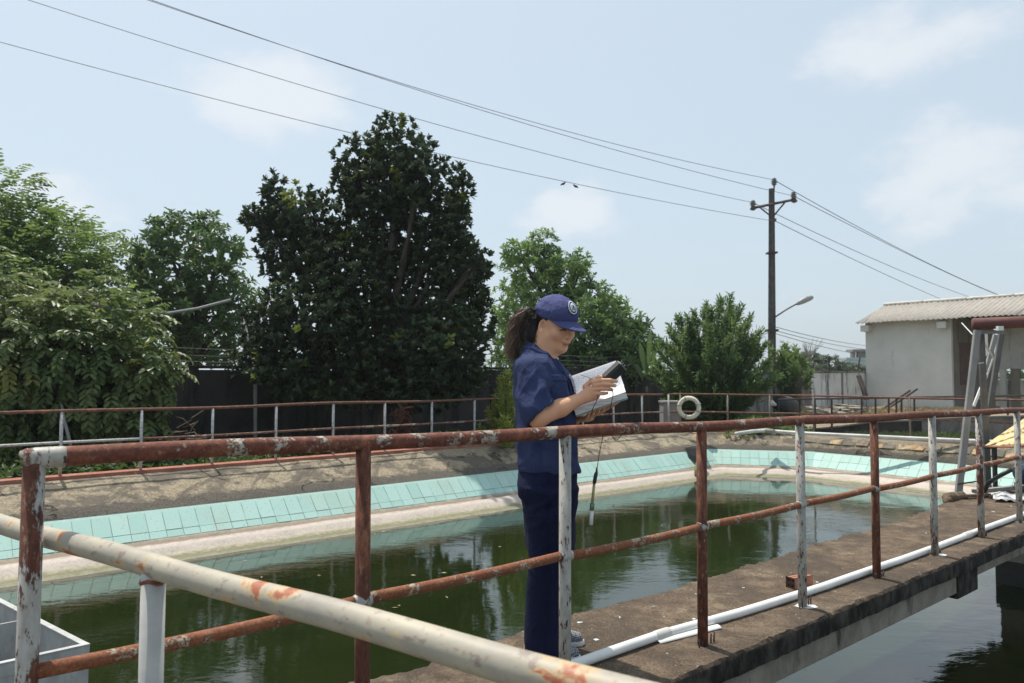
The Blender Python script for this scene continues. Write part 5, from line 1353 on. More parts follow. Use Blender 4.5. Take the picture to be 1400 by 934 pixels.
PO = PZ(755, 893, 0); PK = PO[1] / F        # origin under the figure; metres per photo pixel there
def LP(px, py, y=0.0): return np.array([(px - 755) * PK, y, (893 - py) * PK])
def to_world(V): return V + np.array([PO[0], PO[1], 0])
person = thing('person', 'woman in navy work shirt, trousers and cap standing on the walkway reading a notebook', 'person', (PO[0], PO[1], 0))
class HeadT:
    def __init__(s, o, yaw, pitch, roll):
        cy, sy, cp, sp_, cr, sr = math.cos(yaw), math.sin(yaw), math.cos(pitch), math.sin(pitch), math.cos(roll), math.sin(roll)
        s.R = np.array([[cy, -sy, 0], [sy, cy, 0], [0, 0, 1]]) @ np.array([[cp, 0, sp_], [0, 1, 0], [-sp_, 0, cp]]) @ np.array([[1, 0, 0], [0, cr, -sr], [0, sr, cr]]); s.o = np.array(o)
    def __call__(s, p): return s.o + s.R @ np.array(p, float)
    def inv(s, V): return (V - s.o) @ s.R
HT = HeadT((.021, .005, 1.491), math.radians(-50), math.radians(15), math.radians(0))

# ---- body: one continuous surface
B = SDF((-.26, -.30, -.01), (.42, .25, 1.64), .0034)
# head
B.ell((-.018, 0, .048), (.094, .074, .082), T=HT, k=.01)
B.ell((.020, 0, -.010), (.072, .064, .080), T=HT, k=.03)
B.ell((.034, 0, -.060), (.046, .044, .050), T=HT, k=.03)
B.cone((-.012, -.052, -.042), (.056, -.014, -.094), .013, .013, k=.03, T=HT); B.cone((-.012, .052, -.042), (.056, .014, -.094), .013, .013, k=.03, T=HT)
B.ell((.070, 0, -.097), (.018, .021, .015), T=HT, k=.018)
for sg in (-1, 1):
    B.ell((.055, sg * .038, -.030), (.028, .024, .024), T=HT, k=.02)
    B.ell((.091, sg * .031, .004), (.013, .017, .009), T=HT, k=.010, mode='sub')
    B.ell((.0745, sg * .0310, -.002), (.0135, .0155, .0115), T=HT, k=.004)
    B.ell((.0865, sg * .031, -.0055), (.003, .0145, .0022), T=HT, k=.003)
B.ell((.078, 0, .024), (.013, .046, .011), T=HT, k=.014)
B.cone((.086, 0, .006), (.0995, 0, -.030), .0072, .0098, k=.012, T=HT)
B.ell((.1005, 0, -.034), (.0098, .0110, .0090), T=HT, k=.007)
for sg in (-1, 1): B.ell((.0920, sg * .0118, -.0385), (.0095, .0065, .007), T=HT, k=.005)
B.ell((.0905, 0, -.0585), (.010, .022, .010), T=HT, k=.012)
B.ell((.0918, 0, -.0650), (.0066, .0165, .0042), T=HT, k=.005)
B.ell((.0902, 0, -.0735), (.0072, .0145, .0048), T=HT, k=.005)
B.ell((.0975, 0, -.0692), (.005, .018, .0011), T=HT, k=.003, mode='sub')
B.ell((.0850, 0, -.0865), (.008, .016, .004), T=HT, k=.008, mode='sub')
for sg in (-1, 1):
    Re = rotz(sg * -.35) @ np.array([[math.cos(.2), 0, math.sin(.2)], [0, 1, 0], [-math.sin(.2), 0, math.cos(.2)]])
    B.ell((-.014, sg * .0735, -.006), (.0170, .0075, .0285), R=Re, T=HT, k=.006)
    B.ell((-.009, sg * .0815, -.001), (.0115, .0075, .0195), R=Re, T=HT, k=.004, mode='sub')
    B.ell((-.008, sg * .0750, -.031), (.008, .006, .009), T=HT, k=.004)
# neck, torso under the shirt
B.cone((-.060, .005, 1.30), (-.030, .005, 1.425), .056, .050, k=.03)
B.cone((-.030, .005, 1.34), (.010, .0, 1.385), .040, .036, k=.03)
B.ell((-.055, 0, 1.23), (.085, .14, .12), k=.04); B.cone((-.05, -.11, 1.285), (-.05, .12, 1.285), .05, .05, k=.04); B.ell((-.03, 0, 1.02), (.085, .12, .17), k=.04); B.ell((-.02, 0, .82), (.10, .13, .12), k=.04)
for sg in (-1, 1):
    B.cone((-.01, sg * .075, .80), (-.02, sg * .08, .45), .075, .05, k=.03); B.cone((-.02, sg * .08, .45), (-.04 + .012 * (sg > 0), sg * .08, .10), .05, .035, k=.02)
    B.cone((-.05 + .012 * (sg > 0), sg * .08, .055), (.05, sg * .08, .03), .03, .025, k=.02)
# right (near) arm
SHR, ELR, WRR = (-.105, -.150, 1.275), (-.070, -.205, 1.078), (.128, -.150, 1.160)
B.cone(SHR, ELR, .046, .042, k=.03); B.cone(ELR, (.03, -.180, 1.118), .043, .037, k=.02); B.cone((.03, -.180, 1.118), WRR, .037, .0255, k=.02)
# right hand, back towards the camera
B.ell((.160, -.153, 1.176), (.040, .0165, .033), R=np.array([[.93, 0, -.36], [0, 1, 0], [.36, 0, .93]]), k=.02)
B.ell((.182, -.155, 1.183), (.022, .015, .031), R=np.array([[.93, 0, -.36], [0, 1, 0], [.36, 0, .93]]), k=.012)
def finger(pts, rs, k=.0035):
    for i in range(len(pts) - 1): B.cone(pts[i], pts[i + 1], rs[i], rs[i + 1], k=k)
def fpx(*q): return [LP(a, b_, y) for a, b_, y in q]
finger(fpx((806, 529, -.160), (817, 526.5, -.172), (828, 526.3, -.168), (837, 527.5, -.155)), (.0118, .0100, .0092, .0078))
finger(fpx((808, 533, -.163), (819, 531.5, -.176), (828, 532, -.172), (835, 533.3, -.158)), (.0118, .0100, .0092, .0078))
finger(fpx((807, 538, -.162), (818, 537.2, -.174), (826, 537.6, -.168), (831, 538.8, -.155)), (.0112, .0096, .0088, .0076))
finger(fpx((803, 543.5, -.156), (813, 543.6, -.168), (820, 543.4, -.164), (825, 543, -.152)), (.0104, .0086, .0078, .0068))
finger(fpx((797, 535, -.140), (806, 526, -.132), (815, 522.5, -.132), (823, 522.5, -.135)), (.0140, .0108, .0092, .0078), k=.006)
# left (far) arm and hand under the book
B.cone((-.02, .150, 1.275), (.0, .175, 1.06), .044, .038, k=.03); B.cone((.0, .175, 1.06), (.115, .075, 1.052), .038, .026, k=.02)
B.ell((.155, .035, 1.062), (.046, .034, .020), R=rotz(-.5), k=.02)
for a, dx in ((0, 0), (1, .023), (2, .046), (3, .067)):
    finger([np.array([.150 + dx, .015 - .004 * a, 1.062 + .007 * a]), np.array([.152 + dx, -.045, 1.066 + .009 * a]), np.array([.158 + dx, -.085, 1.078 + .009 * a]), np.array([.163 + dx, -.107, 1.096 + .009 * a])], (.0098, .0088, .0080, .0068))
finger([np.array([.175, .03, 1.075]), np.array([.235, .0, 1.100]), np.array([.272, -.03, 1.122]), np.array([.298, -.05, 1.140])], (.015, .012, .0098, .008), k=.006)
Vb, Qb = B.mesh(); Vb = smooth_pts(Vb, Qb, 1, .35)
H_ = HT.inv(Vb); C = np.tile(np.array([[.72, .385, .235]]), (len(Vb), 1))
def blend(mask, col): 
    m = np.clip(mask, 0, 1)[:, None]; C[:] = C * (1 - m) + np.array(col) * m
hx, hy, hz = H_.T
head = (hz > -.13) & (np.abs(hy) < .095) & (Vb[:, 2] > 1.33)
blend((head & (hx > .086) & (((np.abs(hy) / .0175) ** 2 + ((hz + .0692) / .0088) ** 2) < 1)) * .7, (.36, .125, .10))

for sg in (-1, 1):
    e = (hy * sg - .031)
    blend(((hx > .03) & head & (np.hypot((hy - sg * .042) / .022, (hz + .035) / .018) < 1)) * .22, (.66, .32, .25))
blend(((hx > .088) & head & (hz < -.0405) & (hz > -.048) & (np.abs(np.abs(hy) - .008) < .0042)) * .7, (.22, .10, .075))  # nostrils have no depth, their shade is painted on the skin
C *= (1 + .05 * vnoise(Vb[:, 0] * 40, Vb[:, 1] * 40, Vb[:, 2] * 40))[:, None]
for sg in (-1, 1): blend((head & (hx > .06) & (np.hypot((hy * sg - .031) / .017, (hz - .000) / .009) < 1)) * .35, (.30, .14, .10))  # shade of the eye sockets put into the skin colour
blend((np.hypot((hx + .010) / .0095, (hz + .003) / .017) < 1) * (np.abs(hy) > .068) * (np.abs(hy) < .082) * .45, (.26, .115, .085))  # hollow of the ear darkened by colour, like shade
arm = Vb[:, 0] > .10
blend((arm & (Vb[:, 2] < 1.22) & (Vb[:, 2] > 1.0)) * .2, (.60, .31, .22))
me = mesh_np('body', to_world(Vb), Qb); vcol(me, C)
ms = Mat('skin'); ms.done(ms.attr('Col'), .48, spec=.4); ms.b.inputs['Subsurface Weight'].default_value = .12; ms.b.inputs['Subsurface Radius'].default_value = (.012, .005, .003)
ms.bump(ms.noise(600, 3, .6, ms.wcoords()), .0004)
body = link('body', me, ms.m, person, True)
HI = np.where(head & (hx > .035))[0]
def on_face(y, z, off=.0009):
    d = (H_[HI, 1] - y) ** 2 + (H_[HI, 2] - z) ** 2; k = HI[np.argsort(d)[:5]]; return HT((H_[k, 0].mean() + off, y, z))
LSH = simple('dark_lashes', (.015, .011, .010), (.022, .016, .014), 50, .6)
for sg in (-1, 1):
    e = np.linspace(-.0145, .0160, 11); MB().tube(to_world(np.array([on_face(sg * (.031 + v), -.0040 - 16 * (v - .001) ** 2 * (1 + (v > 0) * .4), .0010) for v in e])), np.interp(e, [-.0145, 0, .016], [.0012, .0030, .0020]), 6).build('eyelashes', LSH, body, True)
    e = np.linspace(-.018, .024, 11); MB().tube(to_world(np.array([on_face(sg * (.032 + v), .0175 - 9 * (v - .006) ** 2, .0002) for v in e])), np.interp(e, [-.018, -.01, .01, .024], [.0014, .0030, .0026, .0008]), 6).build('eyebrow', LSH, body, True)
    e = np.linspace(-.012, .013, 7); MB().tube(to_world(np.array([on_face(sg * (.031 + v), .0050 - 14 * v ** 2, -.0004) for v in e])), .0006, 5).build('eyelid_crease', simple('lid_crease', (.22, .11, .08), (.26, .13, .09), 50, .7), body, True)
ml = np.linspace(-.0165, .0165, 11); MB().tube(to_world(np.array([on_face(v, -.0694 - 5 * v * v, -.0001) for v in ml])), np.interp(np.abs(ml), [0, .0165], [.0009, .0004]), 5).build('mouth_line', simple('mouth_line', (.10, .035, .03), (.13, .05, .04), 50, .6), body, True)

def cloth_mat(name, c1, c2, scale=1.0):
    m = Mat(name); c = m.wcoords()
    n = m.noise(6, 5, .6, c); w = m.noise(420, 2, .6, c); n3 = m.noise(22, 5, .6, m.wcoords((1, 1, .6)), .3)
    m.bump(m.math('ADD', m.math('MULTIPLY', n3, 1.0), m.math('MULTIPLY', w, .06)), 0.020, .8)
    n3 = n3
    return m.done(m.mix(m.ramp(n, [(.3, 0), (.7, 1)]), c1, c2), .85, spec=.2)
M['navy'] = cloth_mat('navy_shirt_cloth', (.021, .031, .085), (.038, .054, .135))
M['navy2'] = cloth_mat('dark_navy_trouser_cloth', (.0045, .0065, .026), (.008, .012, .044))
M['navycap'] = cloth_mat('navy_cap_cloth', (.055, .064, .165), (.078, .088, .215))
# ---- shirt
S = SDF((-.27, -.32, .80), (.22, .28, 1.45), .0044)
torso = [(.826, -.018, 0, .143, .168), (.90, -.022, 0, .138, .172), (1.00, -.030, 0, .138, .172), (1.10, -.036, 0, .140, .176), (1.18, -.040, 0, .140, .178), (1.24, -.046, .0, .134, .176), (1.285, -.058, 0, .120, .165), (1.33, -.068, 0, .100, .130), (1.365, -.068, 0, .080, .092), (1.392, -.055, 0, .064, .066), (1.405, -.050, 0, .056, .058)]
S.loft(torso, k=.0)
S.cone((-.100, -.120, 1.285), (-.075, -.205, 1.110), .073, .070, k=.03); S.cone((-.075, -.205, 1.110), (-.052, -.212, 1.062), .070, .068, k=.01)
S.cone((-.05, .115, 1.285), (-.03, .190, 1.10), .070, .068, k=.03); S.cone((-.03, .190, 1.10), (.02, .19, 1.06), .068, .062, k=.01)
# cut sleeves at the hem (near and far), only on the sleeve side of the torso
def cut(c, n, lo, hi):
    sl, P = S.region(lo, hi); n = np.array(n, float) / np.linalg.norm(n); S.F[sl] = np.maximum(S.F[sl], (P - np.array(c)) @ n)
cut((-.060, -.20, 1.100), (.70, -.05, -.72), (-.26, -.33, .98), (.12, -.160, 1.20))
cut((0, .19, 1.09), (.6, .1, -.75), (-.15, .185, .98), (.15, .28, 1.2))
S.cone((-.070, -.205, 1.10), (-.025, -.216, 1.035), .052, .060, k=.004, mode='sub')
S.cone((-.052, .0, 1.36), (-.030, 0, 1.45), .050, .056, k=.006, mode='sub')
def sw(x, y, z):
    near = np.exp(-((y + .2) / .09) ** 2)
    a = vnoise(x * 9 + z * 5, y * 7, z * 6 - x * 8) * .006 + vnoise(x * 20 + z * 14, y * 12, z * 12) * .0032
    rd = np.abs(vnoise(x * 12 - z * 9 + 4, y * 8, z * 9 + x * 9)); a += (.35 - rd) * .008
    diag = np.sin((x * .8 + z * .9) * 70 + 2.5 * vnoise(x * 8, y * 8, z * 8)) * .0022 * near * np.exp(-((z - 1.17) / .09) ** 2)
    pl = -.0022 * np.exp(-((np.abs(z - 1.0) - .0) / .5) ** 2) * np.exp(-((x + .062 + .01 * np.sin(z * 9)) / .0045) ** 2) * (y < 0) * (z < 1.06)
    return -(a * 2.0 + diag * 2.0) - pl
S.plane((-.05, 0, 1.366), (.50, 0, .87), .004)
S.wrinkle(sw)
Fshirt = S.F.copy(); Vs, Qs = S.mesh(); Vs = smooth_pts(Vs, Qs, 1, .4)
shirt = link('shirt', mesh_np('shirt', to_world(Vs), Qs), M['navy'], person, True)
def torso_at(z, ang, off=.0):
    A = np.array(torso); cx, cy, rx, ry = [np.interp(z, A[:, 0], A[:, i]) for i in (1, 2, 3, 4)]
    return np.array([cx + (rx + off) * math.cos(ang), cy + (ry + off) * math.sin(ang), z])
def ribbon(path, nrmls, width_dir, w, th, name, mat, parent):
    V = []; path = np.array(path)
    for p, n_, d_ in zip(path, nrmls, width_dir):
        n_ = nrm(np.array(n_)); d_ = nrm(np.array(d_))
        for a, b_ in ((-1, 0), (1, 0), (1, 1), (-1, 1)): V.append(p + d_ * a * w / 2 + n_ * b_ * th)
    V = np.array(V); Fq = []
    for i in range(len(path) - 1):
        for j in range(4): k = (j + 1) % 4; Fq.append((i * 4 + j, i * 4 + k, (i + 1) * 4 + k, (i + 1) * 4 + j))
    Fq += [(3, 2, 1, 0), tuple((len(path) - 1) * 4 + j for j in range(4))]
    return MB().add(to_world(V), Fq).build(name, mat, parent, True)
# collar: a folded band lying on the shirt round the neck, longer towards the front points
S.F = Fshirt
sl, P = S.region(S.lo, S.lo + S.n * S.h); cn = np.array([.50, 0, .87]); cn = cn / np.linalg.norm(cn)
hgt = (P - np.array([-.05, 0, 1.366])) @ cn; fr2 = np.clip((P[..., 0] + .03) / .08, 0, 1); rad = np.hypot(P[..., 0] + .040, P[..., 1])
flare = np.clip(-hgt, 0, .06) * .32
Fc = np.maximum(Fshirt - .008 - flare, -(hgt + .056 + .034 * fr2)); Fc = np.maximum(Fc, rad - (.098 + .034 * fr2))
Fc = np.maximum(Fc, .010 - np.abs(P[..., 1] - (P[..., 0] - .05) * -.35) - np.where(P[..., 0] > .0, 0, 1))
S.F = Fc.astype(np.float32); S.cone((-.052, 0, 1.30), (-.030, 0, 1.45), .049, .055, k=.004, mode='sub')
Vk, Qk = S.mesh(); collar = link('collar', mesh_np('collar', to_world(smooth_pts(Vk, Qk, 1, .3)), Qk), M['navy'], shirt, True)
S.F = Fshirt
# placket, pocket, buttons, badge on the front turned slightly to the camera
FA = math.radians(-30)
zs = np.linspace(1.335, .835, 26)
ribbon([torso_at(z, FA, .004) for z in zs], [[math.cos(FA), math.sin(FA), .1]] * 26, [[-math.sin(FA), math.cos(FA), 0]] * 26, .030, .003, 'placket', M['navy'], shirt)
for z in (1.335, 1.255, 1.165, 1.075, .985, .895):
    q = torso_at(z, FA, .0085); MB().tube([to_world(q), to_world(q + np.array([math.cos(FA), math.sin(FA), 0]) * .003)], .0052, 12).build('button', M['plastic'], shirt, True)
def patch(zc, ac, w, h, off, name, mat, parent, tilt=0):
    V = []; A = np.array(torso)
    for i in range(7):
        for j in range(7):
            u, v = (i / 6 - .5), (j / 6 - .5); uu, vv = u * w * math.cos(tilt) - v * h * math.sin(tilt), u * w * math.sin(tilt) + v * h * math.cos(tilt)
            V.append(torso_at(zc + vv, ac + uu / .155, off))
    o = MB().add(to_world(np.array(V)), [(i * 7 + j, (i + 1) * 7 + j, (i + 1) * 7 + j + 1, i * 7 + j + 1) for i in range(6) for j in range(6)]).build(name, mat, parent, True)
    m = o.modifiers.new('thick', 'SOLIDIFY'); m.thickness = .003; m.offset = 0; return o
patch(1.20, math.radians(-62), .105, .115, .0085, 'chest_pocket', M['navy'], shirt)
patch(1.248, math.radians(-62), .110, .028, .0115, 'pocket_flap', M['navy'], shirt)
def badge_mat():
    m = Mat('patterned_badge'); c = m.wcoords(); v = m.node('ShaderNodeTexVoronoi'); v.inputs['Scale'].default_value = 130; m.lk(c, v.inputs['Vector'])
    return m.done(m.ramp(v.outputs['Distance'], [(.35, (.50, .50, .55)), (.5, (.06, .05, .12))]), .4)
patch(1.222, math.radians(-22), .040, .085, .014, 'chest_badge', badge_mat(), shirt, .25)
# ---- trousers
Tq = SDF((-.21, -.24, .015), (.20, .24, .90), .0046)
Tq.loft([(.46, -.012, 0, .110, .15), (.60, -.004, 0, .118, .155), (.68, -.006, 0, .122, .160), (.75, -.016, 0, .135, .162), (.80, -.018, 0, .138, .162), (.86, -.018, 0, .130, .155)], k=0)
Tq.ell((-.075, -.075, .745), (.078, .085, .095), k=.03); Tq.ell((-.075, .075, .745), (.078, .085, .095), k=.03)
for sg, dx in ((-1, 0), (1, .016)):
    y = sg * .084
    Tq.loft([(.028, -.044 + dx, y, .083, .080), (.10, -.044 + dx, y, .083, .080), (.25, -.036 + dx, y, .086, .082), (.38, -.024 + dx, y, .088, .084), (.46, -.016 + dx, y, .094, .088), (.56, -.008, y, .104, .092), (.70, -.006, y * .95, .118, .098), (.76, -.012, y * .95, .126, .10)], k=.02)
    Tq.loft([(0, -.044 + dx, y, .076, .073), (.075, -.044 + dx, y, .076, .073)], k=0, mode='sub')
def tw_(x, y, z):
    a = vnoise(x * 8 + z * 6, y * 8, z * 5 - x * 4) * .006
    r1 = (.3 - np.abs(vnoise(x * 9 - z * 13 + 7, y * 6, z * 10))) * .012 * np.exp(-((z - .66) / .13) ** 2)
    r2 = (.3 - np.abs(vnoise(x * 8 + z * 16, y * 6 + 3, z * 9))) * .011 * np.exp(-((z - .44) / .08) ** 2)
    r3 = vnoise(x * 10, y * 10, z * 22) * .004 * np.exp(-((z - .08) / .06) ** 2)
    return -(a + r1 * 1.4 + r2 * 1.4 + r3)
Tq.wrinkle(tw_)
Vt, Qt = Tq.mesh(); Vt = smooth_pts(Vt, Qt, 1, .4)
trousers = link('trousers', mesh_np('trousers', to_world(Vt), Qt), M['navy2'], person, True)
def on_cloth(V, x, z, side=-1, off=.001):
    m_ = V[:, 1] * side > 0; i_ = np.where(m_)[0]; d = (V[i_, 0] - x) ** 2 + (V[i_, 2] - z) ** 2; k_ = i_[np.argsort(d)[:40]]
    y = V[k_, 1].min() if side < 0 else V[k_, 1].max(); return np.array([x, y + side * off, z])
def welt(V, pts, name, mat, parent, r=.0016): MB().tube(to_world(np.array([on_cloth(V, a, b) for a, b in pts])), r, 5).build(name, mat, parent, True)
sp_ = [(-.030 - .006 * math.sin(z * 8), -.1585 if z > .72 else -.19, z) for z in np.linspace(.80, .62, 8)]
welt(Vt, [(-.028 - .02 * (z < .4) * (.4 - z), z) for z in np.linspace(.80, .06, 40)], 'side_seam', M['navy2'], trousers)
welt(Vt, [(.055 - .085 * t ** 1.3, .815 - .13 * t) for t in np.linspace(0, 1, 12)], 'pocket_edge', M['navy2'], trousers, .002)
welt(Vs, [(-.062 + .004 * math.sin(z * 9), z) for z in np.linspace(1.02, .845, 12)], 'side_seam', M['navy'], shirt)
welt(Vs, [(x, .848) for x in np.linspace(-.145, .10, 26)], 'hem_stitch', M['navy'], shirt, .0012)
# ---- shoes
def shoe_mat():
    m = Mat('grey_checked_shoe'); v = m.node('ShaderNodeTexChecker'); v.inputs['Scale'].default_value = 1; mp = m.node('ShaderNodeMapping'); m.lk(m.pos(), mp.inputs[0]); mp.inputs['Scale'].default_value = (115, 115, 150); mp.inputs['Rotation'].default_value = (0, .6, .5)
    m.lk(mp.outputs[0], v.inputs['Vector']); v.inputs['Color1'].default_value = (.26, .27, .29, 1); v.inputs['Color2'].default_value = (.07, .075, .085, 1)
    return m.done(v.outputs[0], .8)
SHM = shoe_mat(); SOL = simple('white_rubber_sole', (.5, .5, .49), (.66, .66, .64), 20, .6)
for dx, y, yaw in ((0, -.084, -.05), (.034, .088, .10)):
    s1 = SDF((-.15 + dx, y - .08, -.005), (.17 + dx, y + .08, .12), .0034)
    c_, s_ = math.cos(yaw), math.sin(yaw)
    f = lambda x, z: (dx + x * c_, y + x * s_, z)
    s1.cone(f(-.085, .048), f(.0, .045), .034, .038, k=.01); s1.cone(f(.0, .045), f(.085, .032), .038, .030, k=.02); s1.cone(f(-.07, .085), f(-.01, .07), .030, .028, k=.03)
    s1.plane((0, 0, .022), (0, 0, -1), .002); s1.cone(f(-.06, .13), f(-.05, .07), .032, .028, k=.004, mode='sub')
    Vv, Qv = s1.mesh(); sh_o = link('shoe', mesh_np('shoe', to_world(smooth_pts(Vv, Qv, 1, .4)), Qv), SHM, person, True)
    s2 = SDF((-.16 + dx, y - .09, -.006), (.18 + dx, y + .09, .05), .0034)
    s2.cone(f(-.085, .012), f(.0, .012), .038, .042, k=.01); s2.cone(f(.0, .012), f(.088, .012), .042, .035, k=.01); s2.plane((0, 0, .026), (0, 0, 1), .003); s2.plane((0, 0, .003), (0, 0, -1), .003)
    Vv, Qv = s2.mesh(); link('sole', mesh_np('sole', to_world(smooth_pts(Vv, Qv, 1, .4)), Qv), SOL, sh_o, True)
# ---- hair
def hair_mat():
    m = Mat('dark_brown_hair'); m.done(m.attr('Col'), .42, spec=.5); return m.m
HM = hair_mat()
hs_ = SDF((-.16, -.11, 1.30), (.13, .12, 1.62), .0036)
hs_.ell((-.020, 0, .040), (.094, .0775, .078), T=HT, k=0)
hs_.ell((-.060, 0, .0), (.058, .066, .060), T=HT, k=.02)
# keep it behind the face: front plane in head space, and below the cap at the temple
sl, P = hs_.region(hs_.lo, hs_.lo + hs_.n * hs_.h); q = HT.inv(P)
fr_ = np.where(q[..., 2] > .020, .052, np.where(q[..., 2] > .0, .030, -.030)); fr_ = np.interp(q[..., 2], [-.06, -.03, -.01, .005, .022, .03, .06], [-.050, -.040, -.030, .014, .044, .062, .07])
hs_.F[sl] = np.maximum(hs_.F[sl], q[..., 0] - fr_)
hs_.ell((-.010, -.078, -.006), (.022, .016, .030), T=HT, k=.003, mode='sub')
Vh, Qh = hs_.mesh()
meh = mesh_np('hair', to_world(Vh), Qh); gch = vnoise(Vh[:, 0] * 160, Vh[:, 1] * 160, Vh[:, 2] * 30)
vcol(meh, np.array([[.018, .013, .011]]) * (1.3 + gch[:, None])); hair = link('hair', meh, HM, person, True)
# ponytail: many wavy locks
tails = MB(); tcol = []
root = LP(733, 430, .012)
def lock(off, phase, amp, rad, ln, colr, big):
    ts = np.linspace(0, 1, 30); pts = []
    key = np.array([[733, 431], [722, 430], [713, 441], [708, 455], [705, 472], [702, 488], [704, 502]], float)
    kp_ = np.array([LP(a, b_, .012) for a, b_ in key]); u = np.linspace(0, 1, len(kp_))
    for t in ts:
        c = np.array([np.interp(t * ln, u, kp_[:, k]) for k in range(3)])
        spread = math.sin(min(1, t * 1.9) * math.pi / 2) * (1 - .40 * t)
        c = c + np.array([off[0] * .058, off[1] * .05, off[2] * .022]) * spread
        c = c + np.array([math.sin(t * big + phase), math.cos(t * big * .9 + phase * 1.7), 0]) * amp * (.2 + t)
        pts.append(c)
    n0 = tails.n; tails.tube(to_world(np.array(pts)), np.linspace(rad, rad * .35, 30), 5); tcol.append(np.tile(colr, (tails.n - n0, 1)))
for k in range(760):
    d = rng.normal(0, 1, 3); d = d / np.linalg.norm(d) * rng.random() ** .4
    light = rng.random() < (.72 if d[0] < .1 else .2)  # sunlit back of the tail painted in as more pale locks
    cl_ = np.array([.20, .125, .085]) * rng.uniform(.7, 1.5) if light else np.array([.026, .018, .015]) * rng.uniform(.6, 1.6)
    lock(d, rng.uniform(0, 6.3), rng.uniform(.003, .017), rng.uniform(.0006, .0016), rng.uniform(.62, 1.0), cl_, rng.uniform(10, 30))
for k in range(150):    # darker locks hanging behind the ear, under the cap
    d = rng.normal(0, .45, 3); n0 = tails.n; a = HT((-.075 + rng.normal(0, .012), -.045 + rng.normal(0, .02), .012)); b_ = LP(724 + rng.normal(0, 5), 446 + rng.normal(0, 4), -.02); e = LP(727 + rng.normal(0, 5), 478 + rng.normal(0, 8), -.01 + rng.normal(0, .015))
    ts = np.linspace(0, 1, 12)[:, None]; pts = (1 - ts) ** 2 * a + 2 * ts * (1 - ts) * b_ + ts ** 2 * e + .004 * np.sin(ts * rng.uniform(8, 16) + rng.uniform(0, 6)) * np.array([1, .6, 0])
    tails.tube(to_world(pts), np.linspace(.0020, .0009, 12), 5); tcol.append(np.tile(np.array([.02, .015, .013]) * rng.uniform(.6, 1.8), (tails.n - n0, 1)))
po = tails.build('ponytail', HM, hair, True); vcol(po.data, np.concatenate(tcol))
tie = [HT((-.108 + .0, .020 * math.cos(t), .012 + .018 * math.sin(t))) for t in np.linspace(0, 2 * math.pi, 15)]
MB().tube(to_world(np.array(tie)), .005, 6).build('hair_tie', M['black'], hair, True)
# ---- cap
cs = SDF((-.18, -.13, 1.38), (.16, .14, 1.66), .0034)
cs.ell((-.016, 0, .050), (.108, .089, .092), T=HT, k=0); cs.ell((.030, 0, .058), (.066, .076, .070), T=HT, k=.02)
sl, P = cs.region(cs.lo, cs.lo + cs.n * cs.h); q = HT.inv(P)
band = .030 - .020 * (q[..., 0] - .0) * 1.0 + np.clip(-.02 - q[..., 0], 0, 1) * .12
cs.F[sl] = np.maximum(cs.F[sl], band - q[..., 2])
fin = cs.F[sl]; inner_ = np.maximum(fin + .0065, (band - .02) - q[..., 2] * 1)
ce = SDF((-.18, -.13, 1.38), (.16, .14, 1.66), .0034); ce.ell((-.018, 0, .040), (.098, .0795, .086), T=HT, k=0)
cs.F = np.maximum(cs.F, -ce.F)
seg_ang = lambda x, y: np.arctan2(y, x + .01)
def capw(x, y, z):
    q = HT.inv(np.column_stack([x, y, z])); a = np.arctan2(q[:, 1], q[:, 0] + .012); s6 = np.abs(((a / (math.pi / 3)) + .5) % 1 - .5) * (math.pi / 3) * .09
    seam = .0016 * np.exp(-(s6 / .0022) ** 2) * (q[:, 2] > .05)
    fold = -.0045 * vnoise(q[:, 0] * 14, q[:, 1] * 14, q[:, 2] * 26) - (.3 - np.abs(vnoise(q[:, 0] * 10 + 3, q[:, 1] * 10, q[:, 2] * 22))) * .006 * (q[:, 2] < .10)
    return seam + fold
cs.wrinkle(capw, .015)
Vc, Qc = cs.mesh(); cap = link('cap', mesh_np('cap', to_world(smooth_pts(Vc, Qc, 1, .4)), Qc), M['navycap'], person, True)
bv = []; nb, mb_ = 24, 9
for i in range(nb + 1):
    a = -1.12 + 2.24 * i / nb
    for j in range(mb_ + 1):
        r = j / mb_; ex_ = .090 * math.cos(a * .98) ** .75 * r
        x0 = -.010 + .104 * math.cos(a) + ex_; y0 = .084 * math.sin(a) * (1 - .12 * r)
        z0 = .033 - .020 * x0 * 1.0 - .10 * ex_ - 1.9 * y0 * y0 * (1.0) - .22 * ex_
        bv.append(HT((x0, y0, z0 + .004)))
bo_ = MB().add(to_world(np.array(bv)), [(i * (mb_ + 1) + j, (i + 1) * (mb_ + 1) + j, (i + 1) * (mb_ + 1) + j + 1, i * (mb_ + 1) + j + 1) for i in range(nb) for j in range(mb_)]).build('brim', M['navycap'], cap, True)
m_ = bo_.modifiers.new('thick', 'SOLIDIFY'); m_.thickness = .0045; m_.offset = -1
btn = HT((-.012, 0, .1405)); MB().tube(to_world(np.array([btn, btn + HT.R @ np.array([0, 0, .004])])), [.0065, .004], 12).build('top_button', M['navycap'], cap, True)
